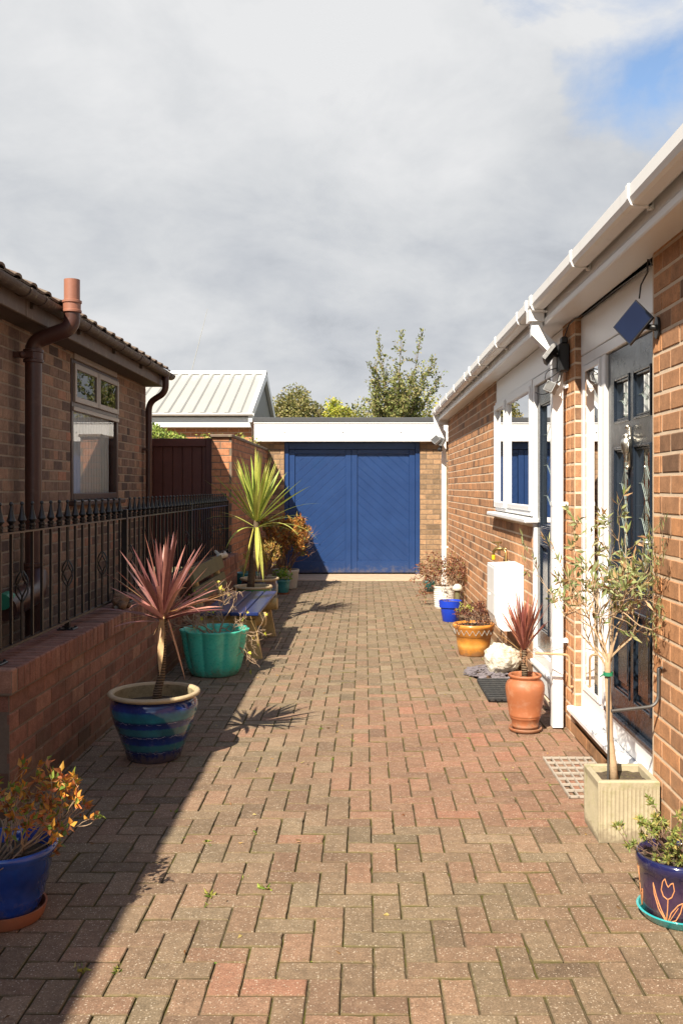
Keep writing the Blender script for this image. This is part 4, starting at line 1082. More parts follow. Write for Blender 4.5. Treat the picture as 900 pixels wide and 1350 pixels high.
def branchy(mb, p, d, L, r, depth, rng, tips, spread=0.7, ratio=0.68, kids=(2,3), wander=0.3, up=0.05, all_pts=None, minr=0.0009):
    pts, d2 = twig(mb, p, d, L, r, rng, wander, up)
    if all_pts is not None: all_pts += pts[2:]
    if depth == 0: tips.append((pts[-1], d2, pts)); return
    for _ in range(rng.randint(*kids)):
        i = rng.randint(2, len(pts)-1); b = pts[i]
        nd = (d2 + rv(rng, spread*0.6)).normalized()
        branchy(mb, b, nd, L*ratio*rng.uniform(0.75,1.2), max(r*0.62, minr), depth-1, rng, tips, spread, ratio, kids, wander, up, all_pts, minr)
    branchy(mb, pts[-1], d2, L*ratio, max(r*0.6, minr), depth-1, rng, tips, spread, ratio, kids, wander, up, all_pts, minr)
def blade(mb, p, d, L, w, droop, rng, col, twist=0.0, n=8, kink=None):
    "sword shaped cordyline leaf with a channelled midrib"
    p = Vector(p); d = Vector(d).normalized(); k = len(mb.v); mb.col = col
    side = d.cross(Vector((0,0,1)))
    side = side.normalized() if side.length > 0.05 else Vector((math.cos(twist*9), math.sin(twist*9), 0))
    side = (Matrix.Rotation(twist, 3, d) @ side)
    for i in range(n+1):
        t = i/n
        wd = w*(0.55 + 1.35*t - 1.05*t*t)*(1 - t**3.2)*1.0
        nn = side.cross(d).normalized()
        mb.v += [tuple(p + side*wd*0.5 + nn*wd*0.13), tuple(p), tuple(p - side*wd*0.5 + nn*wd*0.13)]
        dr = droop*(0.25 + 1.5*t)/n
        if kink and t > kink: dr *= 3.0
        d = (d + Vector((0,0,-dr))).normalized()
        side = (side - d*side.dot(d)).normalized()
        p = p + d*L/n
    for i in range(n):
        a = k+i*3; mb.face((a,a+1,a+4,a+3)); mb.face((a+1,a+2,a+5,a+4))
def soil_disc(r, z, rng):
    mb = MB(); k = 0; n = 28; m = 7
    mb.v.append((0,0,z+.004))
    for i in range(1, m+1):
        for j in range(n):
            a = 2*math.pi*j/n; rr = r*i/m; mb.v.append((rr*math.cos(a), rr*math.sin(a), z + rng.uniform(-.006,.007)*(1 if i < m else 0.2)))
    for j in range(n): mb.face((0,1+j,1+(j+1)%n))
    for i in range(m-1):
        for j in range(n):
            a = 1+i*n+j; b = 1+i*n+(j+1)%n; mb.face((a,a+n,b+n,b))
    return mb
def L_(mb, name, mat, par, smooth='auto'): return mb.build(name, mat, par, smooth=smooth, world=False)

# ------------------------------------------------------------ left side, nearest: orange-leaved shrub in cobalt pot
r_ = random.Random(101)
T = thing('potted_shrub', (-1.245,3.31,0), 'orange and green leaved shrub in cobalt blue pot on terracotta saucer, nearest on the left', 'potted plant', 'potted plants along the low wall')
mb = MB(); mb.lathe([(0.0,0.0),(0.115,0.0),(0.124,0.012),(0.135,0.048),(0.128,0.048),(0.115,0.014),(0.0,0.012)],40); L_(mb,'saucer',M['terracotta_dark'],T)
mb = MB(); mb.lathe([(0.0,0.014),(0.102,0.016),(0.112,0.05),(0.120,0.075),(0.127,0.085),(0.130,0.12),(0.138,0.128),(0.142,0.165),(0.148,0.175),(0.150,0.215),(0.160,0.228),(0.168,0.240),(0.172,0.252),(0.166,0.262),(0.156,0.258),(0.145,0.235),(0.138,0.20)],48)
L_(mb,'pot',M['blue_glaze'],T,True)
L_(soil_disc(0.145,0.215,r_),'soil',M['soil'],T)
st = MB(); lf_ = MB(); tips = []
PALO = [(0.56,0.22,0.03),(0.62,0.30,0.05),(0.48,0.14,0.045),(0.50,0.20,0.08),(0.56,0.30,0.05),(0.28,0.10,0.03),(0.24,0.30,0.05),(0.18,0.27,0.05)]
for i in range(21):
    a = r_.uniform(0, 2*math.pi); e = r_.uniform(0.35, 1.35)
    d = Vector((math.cos(a)*math.cos(e), math.sin(a)*math.cos(e), math.sin(e)))
    if i < 9: d = Vector((r_.uniform(.35,1.05), r_.uniform(-.3,.6), r_.uniform(.75,1.15)))
    branchy(st, (0.04*math.cos(a),0.04*math.sin(a),0.215), d, 0.185 if i < 9 else 0.155, 0.0042, 2, r_, tips, 0.8, 0.62, (1,2), 0.35, 0.05)
for p, d, pts in tips:
    if p.z > 0.60: continue
    for _ in range(r_.randint(4,7)):
        dd = (d*0.5 + rv(r_,0.6)); leaf(lf_, p - d*r_.uniform(0,0.04), dd, r_.uniform(0.024,0.042), r_.uniform(0.012,0.020), r_, pick(r_, PALO))
L_(st,'stems',M['twig'],T); L_(lf_,'foliage',M['leaf'],T,True)

# ------------------------------------------------------------ purple cordyline in striped pot
r_ = random.Random(102)
T = thing('potted_cordyline', (-1.168,5.28,0), 'purple red cordyline with sword leaves in large blue striped glazed pot', 'potted plant', 'potted plants along the low wall')
mb = MB(); mb.lathe([(0.0,0.0),(0.138,0.0),(0.146,0.006),(0.160,0.05),(0.190,0.13),(0.218,0.205),(0.236,0.265),(0.240,0.295),(0.236,0.318),(0.226,0.334),(0.219,0.342)],64); L_(mb,'pot',M['stripe_glaze'],T,True)
mb = MB(); mb.lathe([(0.219,0.340),(0.238,0.347),(0.250,0.353),(0.2535,0.362),(0.249,0.370),(0.236,0.3735),(0.225,0.370),(0.219,0.352)],64,capb=False); L_(mb,'rim',M['rim_beige'],T,True)
mb = MB(); mb.lathe([(0.216,0.360),(0.217,0.335),(0.222,0.31),(0.22,0.27),(0.21,0.25)],64,capb=False); L_(mb,'inside',M['pot_inside'],T,True)
L_(soil_disc(0.222,0.292,r_),'soil',M['soil'],T)
tr = MB(); tr.tube([(0.012,0,0.27),(0.018,0,0.36),(0.040,0,0.45),(0.046,0,0.60),(0.050,0,0.75),(0.052,0,0.84)],[0.030,0.024,0.021,0.021,0.020,0.015],12); L_(tr,'trunk',M['ring_bark'],T,True)
bl = MB(); PP = [(0.29,0.115,0.105),(0.36,0.15,0.13),(0.22,0.085,0.078),(0.44,0.205,0.17),(0.17,0.066,0.06),(0.40,0.17,0.13)]
for i in range(46):
    a = i*2.39996 + r_.uniform(-.2,.2); e = R(r_.choice([80,72,64,58,50,44,38,30,55,68])) + r_.uniform(-.12,.12)
    if i < 10: e = R(r_.uniform(8, 30))
    d = Vector((math.cos(a)*math.cos(e), math.sin(a)*math.cos(e), math.sin(e)))
    z = 0.74 + 0.10*(e/1.5) + r_.uniform(-.02,.02)
    blade(bl, (0.050+0.012*math.cos(a),0.012*math.sin(a),z), d, r_.uniform(0.33,0.47)*(0.85 if i < 10 else 1), r_.uniform(0.026,0.037), r_.uniform(0.02,0.22) if i >= 10 else 0.35, r_, pick(r_,PP,.15), r_.uniform(-.5,.5))
for i in range(9):
    a = r_.uniform(0,6.28); blade(bl,(0.05+.012*math.cos(a),.012*math.sin(a),.77),(math.cos(a),math.sin(a),r_.uniform(.5,1.2)),r_.uniform(.3,.4),.028,.5,r_,pick(r_,[(0.30,0.15,0.10),(0.36,0.2,0.11)]+PP[:2],.1),r_.uniform(-.5,.5),kink=.55)
for i in range(16):
    a = r_.uniform(0,6.28); blade(bl,(0.048+.014*math.cos(a),.014*math.sin(a),.70+.05*r_.random()),(math.cos(a)*.5,math.sin(a)*.5,-.6),r_.uniform(.03,.10),.012,.5,r_,pick(r_,[(0.32,0.18,0.09),(0.24,0.13,0.07)],.2))
OC = (0.60,0.34,0.13); YC = (0.55,0.42,0.16)
blade(bl,(0.06,0,0.80),(0.75,0.1,0.20),0.42,0.020,-0.15,r_,OC); blade(bl,(0.04,0,0.80),(-0.75,-0.1,0.62),0.34,0.022,0.05,r_,OC)
blade(bl,(0.04,0,0.78),(-0.8,-0.15,0.12),0.25,0.016,0.75,r_,YC); blade(bl,(0.06,0,0.80),(0.9,-0.1,0.35),0.36,0.017,0.1,r_,OC)
L_(bl,'foliage',M['blade'],T,True)
dl = MB(); PD = [(0.62,0.42,0.22),(0.55,0.30,0.18)]
blade(dl,(0.050,-0.022,0.80),(-0.02,-0.10,-1),0.34,0.044,0.0,r_,PD[0],0.0); blade(dl,(0.075,0,0.77),(0.30,-0.05,-1),0.36,0.030,0.0,r_,PD[1])
L_(dl,'dead_leaf',M['blade'],T,True)

# ------------------------------------------------------------ bare twiggy shrub in green fluted pot
r_ = random.Random(103)
T = thing('potted_shrub', (-1.205,7.65,0), 'nearly bare twiggy shrub with few yellow leaves in sea green fluted pot', 'potted plant', 'potted plants along the low wall')
fl = lambda a, z: 0.885 + 0.115*abs(math.cos(4.5*a+0.3))**0.6 if z > 0.02 else 0.95
mb = MB(); mb.lathe([(0.0,0.0),(0.188,0.0),(0.198,0.012),(0.215,0.06),(0.235,0.14),(0.252,0.23),(0.265,0.31),(0.276,0.348),(0.283,0.362),(0.280,0.368),(0.268,0.366),(0.258,0.345),(0.248,0.28),(0.244,0.25)],132,fn=fl); L_(mb,'pot',M['green_glaze'],T,True)
L_(soil_disc(0.232,0.285,r_),'soil',M['soil'],T)
st = MB(); lf_ = MB(); tips = []
for b, d, Ln, r in (((-0.02,0,0.28),(-0.45,0.1,1),0.25,0.012),((0.0,0,0.28),(0.50,-0.15,0.8),0.25,0.009),((0.02,0.03,0.28),(0.35,0.3,0.9),0.25,0.009),((0.0,-0.03,0.28),(0.8,-0.1,0.45),0.24,0.008),((0.0,0,0.28),(0.1,-0.3,1),0.24,0.008),((0,0,.28),(-.5,-.3,.7),.22,.008),((0,0,.28),(.6,.3,.6),.24,.007)):
    branchy(st, b, (d[0]*1.5,d[1]*1.2,d[2]), Ln*0.98, r, 3, r_, tips, 1.1, 0.62, (2,4), 0.55, 0.06)
YL = [(0.55,0.52,0.05),(0.60,0.50,0.06),(0.45,0.48,0.05)]
for p, d, pts in r_.sample(tips, min(34, len(tips))):
    leaf(lf_, p, d+rv(r_,.4), r_.uniform(0.025,0.05), r_.uniform(0.02,0.035), r_, pick(r_, YL))
L_(st,'stems',M['twig'],T); L_(lf_,'foliage',M['leaf'],T,True)

# ------------------------------------------------------------ bench
T = thing('garden_bench', (-1.18,8.95,0), 'rustic log bench with worn blue painted slats and mossy back board', 'bench')
for i in range(4):
    x1 = -0.905 - i*0.128; x0 = x1-0.116
    mb = MB(); mb.bbox((x0,8.12,0.400),(x1,9.80,0.432),.006); mb.build('seat_slat', M['bench_blue'], T)
for y in (8.42, 9.52):
    mb = MB(); mb.tube([(-1.44,y,0.335),(-1.2,y,0.337),(-0.87,y,0.336)],[0.058,0.062,0.060],16); mb.build('bearer_log', M['log'], T, smooth='auto')
def plank_leg(xt, xb, y, w=0.125, t=0.055, yb=0.0):
    mb = MB(); k = len(mb.v)
    for z, x, yy in ((0.0,xb,y+yb),(0.34,xt,y)):
        mb.v += [(x-w/2,yy-t/2,z),(x+w/2,yy-t/2,z),(x+w/2,yy+t/2,z),(x-w/2,yy+t/2,z)]
    for q in ((0,3,2,1),(4,5,6,7),(0,1,5,4),(1,2,6,5),(2,3,7,6),(3,0,4,7)): mb.face([k+i for i in q])
    mb.build('leg', M['log'], T)
for y in (8.33, 9.60):
    plank_leg(-1.02, -0.955, y); plank_leg(-1.33, -1.40, y)
mb = MB(); mb.tube([(-1.16,8.36,0.20),(-1.16,9.58,0.20)],0.022,8); mb.build('stretcher', M['log'], T, smooth='auto')
for y in (8.36, 9.57):
    mb = MB(); mb.tube([(-1.42,y,0.0),(-1.44,y,0.4),(-1.52,y,0.80)],[0.040,0.036,0.032],10); mb.build('back_post', M['log'], T, smooth='auto')
for z, x in ((0.57,-1.445),(0.74,-1.475)):
    mb = MB(); mb.box((-0.016,-0.84,-0.065),(0.016,0.84,0.065), Matrix.Rotation(R(-14),3,'Y'), Vector((x,8.96,z))); mb.build('back_board', M['mossy_board'], T)

# ------------------------------------------------------------ green cordyline behind the bench
r_ = random.Random(104)
T = thing('potted_cordyline', (-1.235,10.55,0), 'tall yellow green cordyline with arching sword leaves in green pot behind the bench', 'potted plant', 'potted plants along the low wall')
mb = MB(); mb.lathe([(0.0,0.0),(0.135,0.0),(0.15,0.02),(0.178,0.14),(0.196,0.26),(0.202,0.35),(0.200,0.385)],44); L_(mb,'pot',M['olive_glaze'],T,True)
mb = MB(); mb.lathe([(0.198,0.383),(0.214,0.388),(0.218,0.400),(0.212,0.412),(0.196,0.412),(0.186,0.40),(0.182,0.36)],44,capb=False); L_(mb,'rim',M['rim_beige'],T,True)
L_(soil_disc(0.184,0.375,r_),'soil',M['soil'],T)
tr = MB(); tr.tube([(-0.03,0,0.36),(-0.02,0,0.5),(0.0,0,0.70),(0.022,0,0.92),(0.035,0,1.08),(0.038,0,1.18)],[0.046,0.040,0.038,0.037,0.032,0.02],12); L_(tr,'trunk',M['ring_bark'],T,True)
bl = MB(); PG = [(0.32,0.40,0.075),(0.40,0.46,0.09),(0.25,0.33,0.07),(0.49,0.50,0.12),(0.54,0.52,0.12)]
for i in range(58):
    a = i*2.39996 + r_.uniform(-.2,.2); e = R(r_.choice([84,78,70,64,58,50,42,66,74]))+r_.uniform(-.1,.1)
    d = Vector((math.cos(a)*math.cos(e), math.sin(a)*math.cos(e), math.sin(e)))
    blade(bl,(0.036+.014*math.cos(a),.014*math.sin(a),1.06+0.12*(e/1.5)),d,r_.uniform(0.56,0.80),r_.uniform(0.036,0.048),r_.uniform(0.03,0.3),r_,pick(r_,PG,.15),r_.uniform(-.5,.5))
for (d, Ln, dr) in (((0.85,-.1,0.5),0.66,1.0),((0.9,-0.25,0.28),0.78,1.25),((0.7,0.4,0.4),0.6,0.9),((-0.85,-0.1,0.05),0.55,0.35),((-0.8,0.2,0.5),0.5,0.5),((-0.3,-0.5,0.1),0.62,1.6),((0.6,-0.5,0.3),0.7,1.3),((-0.6,-0.3,0.4),0.7,1.2),((0.8,0.3,0.2),0.6,1.5),((0.95,0,0.7),0.8,0.8)):
    blade(bl,(0.036,0,1.05),d,Ln,0.034,dr,r_,pick(r_,PG,.1))
for (d, Ln) in (((-0.20,-0.2,-1),0.60),((0.14,-0.25,-1),0.62),((0.05,-0.2,-1),0.52),((-0.12,0.15,-1),0.55),((0.2,0.1,-1),0.5),((0.06,-0.3,-1),0.4)):
    blade(bl,(0.036+d[0]*.1,d[1]*.1,1.06),d,Ln,0.052,0.0,r_,pick(r_,[(0.52,0.50,0.10),(0.50,0.44,0.10),(0.40,0.42,0.09)],.1))
L_(bl,'foliage',M['blade'],T,True)

# ------------------------------------------------------------ the group of pots in front of the garage
def simple_pot(T, prof, mat, n=36, soil=None, smooth=True, fn=None):
    mb = MB(); mb.lathe(prof, n, fn=fn); L_(mb,'pot',mat,T,smooth)
    if soil: L_(soil_disc(soil[0],soil[1],random.Random(7)),'soil',M['soil'],T)
r_ = random.Random(105)
T = thing('potted_shrub', (-1.28,11.6,0), 'wispy yellow brown shrub in wide dark blue glazed pot with pale rim', 'potted plant', 'potted plants along the low wall')
simple_pot(T,[(0,0),(0.15,0.0),(0.17,0.03),(0.205,0.14),(0.225,0.25),(0.222,0.33),(0.210,0.37)],M['dark_glaze'],soil=(0.205,0.36))
mb = MB(); mb.lathe([(0.208,0.366),(0.235,0.376),(0.240,0.392),(0.23,0.402),(0.212,0.400),(0.20,0.385),(0.198,0.34)],36,capb=False); L_(mb,'rim',M['rim_beige'],T,True)
st = MB(); lf_ = MB(); tips = []; PB = [(0.40,0.27,0.06),(0.34,0.20,0.06),(0.28,0.26,0.06),(0.42,0.22,0.05)]
for i in range(11):
    a = r_.uniform(0,6.28); branchy(st,(0.05*math.cos(a),0.05*math.sin(a),0.36),(0.35*math.cos(a)+.15,0.35*math.sin(a),1),0.24,0.006,2,r_,tips,0.55,0.6,(1,2),0.3,0.1)
for p,d,pts in tips:
    for _ in range(9): leaf(lf_, r_.choice(pts)+rv(r_,.012), d+rv(r_,.6), r_.uniform(.03,.06), r_.uniform(.010,.020), r_, pick(r_,PB))
L_(st,'stems',M['twig_dark'],T); L_(lf_,'foliage',M['leaf'],T,True)

T = thing('potted_plant', (-1.49,12.1,0), 'squat teal pot against the boundary wall behind the dark blue pot', 'potted plant', 'potted plants along the low wall')
simple_pot(T,[(0,0),(0.13,0.0),(0.15,0.03),(0.165,0.2),(0.162,0.40),(0.168,0.42),(0.155,0.42),(0.14,0.38)],M['teal_glaze'],soil=(0.142,0.39))
st = MB(); lf_ = MB()
for i in range(26):
    a = r_.uniform(0,6.28); blade(lf_,(.05*math.cos(a),.05*math.sin(a),.39),(math.cos(a)*.5,math.sin(a)*.5,1),r_.uniform(.10,.2),.010,.5,r_,pick(r_,[(0.10,0.16,0.04),(0.16,0.18,0.05)]))
L_(lf_,'foliage',M['blade'],T,True)

r_ = random.Random(106)
T = thing('potted_plant', (-1.155,13.4,0), 'small bright green plant in little dark teal pot near the garage', 'potted plant', 'potted plants along the low wall')
simple_pot(T,[(0,0.012),(0.075,0.012),(0.085,0.03),(0.10,0.12),(0.105,0.17),(0.112,0.178),(0.112,0.20),(0.10,0.202),(0.092,0.17)],M['teal_glaze'],soil=(0.094,0.18))
mb = MB(); mb.lathe([(0,0),(0.085,0),(0.10,0.022),(0.093,0.022),(0.08,0.010),(0,0.010)],28); L_(mb,'saucer',M['terracotta_dark'],T)
lf_ = MB(); PGr = [(0.20,0.36,0.04),(0.26,0.42,0.05),(0.13,0.26,0.04)]
for i in range(170):
    a = r_.uniform(0,6.28); e = r_.uniform(0,1.5); rr = r_.uniform(.05,.15); p = Vector((math.cos(a)*math.cos(e)*rr, math.sin(a)*math.cos(e)*rr, .19+math.sin(e)*rr*1.2))
    leaf(lf_, p, Vector((math.cos(a),math.sin(a),.5))+rv(r_,.4), r_.uniform(.03,.06), r_.uniform(.018,.03), r_, pick(r_,PGr))
L_(lf_,'foliage',M['leaf'],T,True)

r_ = random.Random(107)
T = thing('potted_shrub', (-1.17,14.1,0), 'tall orange brown leaved shrub in pale grey pot at the garage door', 'potted plant', 'potted plants along the low wall')
simple_pot(T,[(0,0),(0.16,0.0),(0.17,0.02),(0.195,0.24),(0.205,0.26),(0.205,0.29),(0.19,0.29),(0.18,0.26)],M['grey_pot'],soil=(0.182,0.27))
st = MB(); lf_ = MB(); tips = []; PT = [(0.42,0.17,0.035),(0.48,0.22,0.04),(0.36,0.13,0.03),(0.44,0.26,0.06),(0.28,0.11,0.03),(0.20,0.18,0.05)]
for i in range(24):
    a = r_.uniform(0,6.28); e = r_.uniform(.75,1.5)
    branchy(st,(0.06*math.cos(a),0.06*math.sin(a),0.27),(math.cos(a)*math.cos(e)-.13,math.sin(a)*math.cos(e),math.sin(e)),0.42,0.008,2,r_,tips,0.75,0.58,(2,3),0.3,0.06)
for p,d,pts in tips:
    if p.z > 1.36 or p.x > .34: continue
    low = p.z < 0.62
    for _ in range(11): leaf(lf_, r_.choice(pts[2:])+rv(r_,.015), d*.6+rv(r_,.6), r_.uniform(.045,.075), r_.uniform(.020,.030), r_, pick(r_, PT if not low else PT+[(0.16,0.20,0.05)]*5))
L_(st,'stems',M['twig_dark'],T); L_(lf_,'foliage',M['leaf'],T,True)

# ------------------------------------------------------------ things lying on the low wall
def lumpy(seed, amp=0.3, fr=3.0):
    o = Vector((seed*3.1, seed*1.7, seed*.9))
    return lambda d: 1 + amp*mnoise.noise(d*fr*0.5+o) + amp*0.5*mnoise.noise(d*fr*1.3+o) + amp*0.25*mnoise.noise(d*fr*3+o)
t = NT('brown_and_white_fleck'); n = t.noise(22,6,.7)
t.pbr(t.mix(t.step(t.noise(13,3,.5),0.60,0.66), t.ramp(n,[(0.3,(0.09,0.05,0.03)),(0.7,(0.28,0.17,0.10))]), (0.62,0.58,0.50)), .9, t.bump(n,1.0,.012), .2)
M['fleck'] = t.m
mb = MB(); mb.ball((-1.645,6.40,0.735),0.055,18,12,(0.9,1.35,1.0),lumpy(3,.35)); mb.ball((-1.615,6.33,0.715),0.032,12,8,(1,1.2,.95),lumpy(4)); mb.ball((-1.65,6.50,0.722),0.040,12,8,(1,1,.95),lumpy(5)); mb.ball((-1.60,6.45,0.700),0.022,10,7,(1,1,.9),lumpy(6))
tag(mb.build('garden_ornament', M['fleck'], None, True), 'small lumpy brown and white ornament lying on the low wall coping', 'ornament')
mb = MB(); mb.tube([(-1.62,10.45,0.70),(-1.63,10.7,0.725),(-1.60,10.95,0.72),(-1.66,11.3,0.735)],[0.022,0.036,0.030,0.014],10); mb.tube([(-1.63,10.72,0.73),(-1.70,10.85,0.77),(-1.72,11.0,0.765)],[0.025,0.018,0.010],8)
tag(mb.build('driftwood', M['rock'], None, True), 'pale piece of driftwood lying on the far end of the low wall', 'driftwood')

# ------------------------------------------------------------ right side, nearest: succulent in tulip pot
r_ = random.Random(110)
T = thing('potted_succulent', (1.102,3.32,0), 'green rosette succulent in dark purple pot with orange tulip drawing', 'potted plant', 'potted plants along the orange house')
mb = MB(); mb.lathe([(0,0),(0.118,0),(0.128,0.008),(0.142,0.030),(0.146,0.034),(0.138,0.036),(0.122,0.014),(0,0.012)],48); L_(mb,'saucer',M['turq_glaze'],T)
TP = [(0.124,0.014),(0.128,0.05),(0.132,0.10),(0.138,0.15),(0.141,0.178)]
simple_pot(T,[(0,0.014)]+TP+[(0.147,0.186),(0.149,0.205),(0.146,0.222),(0.138,0.224),(0.130,0.20)],M['purple_glaze'],48,soil=(0.132,0.20))
def on_pot(a, z):
    for (r0,z0),(r1,z1) in zip(TP,TP[1:]):
        if z0 <= z <= z1: rr = r0+(r1-r0)*(z-z0)/(z1-z0); break
    else: rr = TP[-1][0]
    return ((rr+.0006)*math.cos(a), (rr+.0006)*math.sin(a), z)
def draw(mb, pts, a0, r=.0019):
    P = []
    for (x0,z0),(x1,z1) in zip(pts,pts[1:]):
        for i in range(5): P.append((x0+(x1-x0)*i/5, z0+(z1-z0)*i/5))
    P.append(pts[-1]); mb.tube([on_pot(a0 + 1.3*x/0.135, 0.024+(z-0.045)*1.22) for x, z in P], r, 5)
for a in range(5):
    mb = MB(); a0 = -math.pi/2 - 0.62 + a*2*math.pi/5
    draw(mb,[(-.004,.045),(0,.08),(.002,.112)],a0)
    draw(mb,[(0,.112),(-.010,.118),(-.015,.135),(-.010,.160),(-.004,.170),(.0,.155),(.004,.148),(.010,.158),(.016,.162),(.019,.140),(.012,.120),(.002,.112)],a0)
    draw(mb,[(-.004,.045),(-.026,.078),(-.037,.115),(-.038,.148),(-.030,.110),(-.018,.078),(-.006,.050)],a0)
    draw(mb,[(.0,.045),(.010,.075),(.028,.100),(.040,.108),(.034,.080),(.022,.055),(.002,.045)],a0)
    draw(mb,[(.002,.045),(.016,.070),(.028,.092)],a0,.0013); draw(mb,[(-.006,.055),(-.024,.09),(-.034,.125)],a0,.0013); L_(mb,'tulip_drawing',M['tulip_line'],T)

st = MB(); lf_ = MB(); tips = []; PS = [(0.20,0.26,0.06),(0.28,0.32,0.09),(0.35,0.36,0.11),(0.15,0.21,0.055),(0.42,0.33,0.10)]
for i in range(16):
    a = r_.uniform(0,6.28); e = r_.uniform(.25,1.3)
    d = Vector((math.cos(a)*math.cos(e), math.sin(a)*math.cos(e), math.sin(e)))
    if i in (0,1,2): d = Vector((-.8,-.2,.55+.25*i))
    if i in (3,4): d = Vector((.1,.2,1))
    branchy(st,(d.x*.05,d.y*.05,.2),d,0.095 if i > 4 else 0.125,0.0032,1,r_,tips,.9,.7,(1,3),.4,.12)
for i in range(18):
    a = r_.uniform(0,6.28); q = r_.uniform(.02,.13); tips.append((Vector((q*math.cos(a),q*math.sin(a),.215+r_.uniform(0,.025))), Vector((math.cos(a)*.6,math.sin(a)*.6,1)), None))
for p,d,pts in tips:
    for _ in range(20):
        dd = (d*.35+rv(r_,.65)).normalized(); leaf(lf_, p, dd, r_.uniform(.016,.028), r_.uniform(.005,.009), r_, pick(r_,PS), .2, -.2)
    for _ in range(8):
        if pts: leaf(lf_, r_.choice(pts[3:]), d*.5+rv(r_,.6), r_.uniform(.012,.02), .005, r_, pick(r_,PS), .2, -.2)
L_(st,'stems',M['twig_dark'],T); L_(lf_,'foliage',M['leaf'],T,True)

# ------------------------------------------------------------ olive in square concrete planter
r_ = random.Random(111)
PX, PY = 1.115, 4.13
T = thing('potted_olive', (PX,PY,0), 'young olive tree tied to a stake in square fluted concrete planter', 'potted plant', 'potted plants along the orange house')
def sq_planter():
    mb = MB(); h = 0.130; H = 0.262; n = 15
    def ring(z, hh, flute):
        P = []
        for s in range(4):
            for i in range(n*4):
                t = -1 + 2*i/(n*4); ph = (t+1)*n/2; dd = flute*abs(math.sin(math.pi*ph)) if abs(t) < .93 else 0
                x, y = t*hh, -hh + dd
                for _ in range(s): x, y = -y, x
                P.append((x,y,z))
        return P
    rings = [ring(0,h-.004,0), ring(.012,h-.002,0), ring(.03,h-.001,.0045), ring(H-.045,h,.0045), ring(H-.028,h,0), ring(H-.006,h+.001,0), ring(H,h-.004,0), ring(H,h-.020,0), ring(H-.004,h-.024,0), ring(H-.06,h-.026,0)]
    N = len(rings[0])
    for rg in rings: mb.v += rg
    for a in range(len(rings)-1):
        for j in range(N): mb.face((a*N+j,a*N+(j+1)%N,(a+1)*N+(j+1)%N,(a+1)*N+j))
    mb.face(range(N)); L_(mb,'planter',M['planter'],T)
sq_planter()
mb = MB(); k = 9; s = .106
for i in range(k+1):
    for j in range(k+1): mb.v.append((-s+2*s*i/k,-s+2*s*j/k,.232+r_.uniform(-.006,.006)))
for i in range(k):
    for j in range(k): a = i*(k+1)+j; mb.face((a,a+k+1,a+k+2,a+1))
L_(mb,'soil',M['soil'],T)
tr = MB(); tr.tube([(-.034,-.02,.22),(-.038,-.02,.30),(-.052,-.02,.42),(-.055,-.02,.52),(-.060,-.02,.62),(-.062,-.02,.72),(-.060,-.02,.78)],[.021,.016,.0145,.0135,.0125,.014,.010],12); L_(tr,'trunk',M['olive_bark'],T,True)
sk = MB(); sk.tube([(-.064,-.035,.22),(-.060,-.035,.70)],.0048,8); L_(sk,'stake',M['galv'],T)
tp = MB(); tp.lathe([(.019,-.008),(.021,-.008),(.021,.008),(.019,.008)],14,(-.061,-.026,.695)); tp.tube([(-.08,-.03,.695),(-.10,-.04,.685)],.003,5); L_(tp,'tie',M['green_tape'],T)
st = MB(); lf_ = MB(); tips = []; allp = []
for i in range(14):
    a = i*2.39996; e = r_.uniform(.62,1.5)
    d = Vector((math.cos(a)*math.cos(e)*0.80,math.sin(a)*math.cos(e)*0.65,math.sin(e)+.12))
    branchy(st,(-.060+d.x*.01,-.02+d.y*.01,.71+.05*r_.random()),d,r_.uniform(.26,.37),.0048,3,r_,tips,.95,.62,(1,2),.45,.05,allp,.0009)
PO = [(0.27,0.31,0.13),(0.23,0.28,0.11),(0.35,0.38,0.18),(0.38,0.38,0.17),(0.30,0.35,0.15),(0.36,0.22,0.10),(0.46,0.28,0.15),(0.20,0.24,0.08)]
for p,d,pts in tips:
    for q in range(r_.randint(4,7)):
        b = r_.choice(pts[1:]); s = (d*.75+rv(r_,.5)); leaf(lf_, b, s, r_.uniform(.036,.060), r_.uniform(.010,.0145), r_, pick(r_,PO), .12, .1)
for m_ in (st, lf_):                       # kept clear of the wall, clipped back on the drive side
    for q, (x, y, z) in enumerate(m_.v):
        if x < -.28: x = -.28 + (x+.28)*.4
        if x > .07: x = .07 + (x-.07)*.22
        m_.v[q] = (min(x, .135), y, z)
L_(st,'branches',M['olive_bark'],T); L_(lf_,'foliage',M['leaf'],T,True)

# ------------------------------------------------------------ drain grating set in the paving
T = thing('drain_grating', (1.12,4.9,0), 'pale grid drain grating in the paving in front of the door step', 'drain cover')
mb = MB(); gx0,gx1,gy0,gy1 = .985,1.2545,4.57,5.24
for i in range(7): x = gx0+(gx1-gx0-.008)*i/6; mb.bbox((x,gy0,.002),(x+.008,gy1,.016),.0015)
for i in range(8): y = gy0+(gy1-gy0-.012)*i/7; mb.bbox((gx0-.001,y,.002),(gx1+.001,y+.012,.0145),.0015)
mb.build('grid', M['grate'], T)

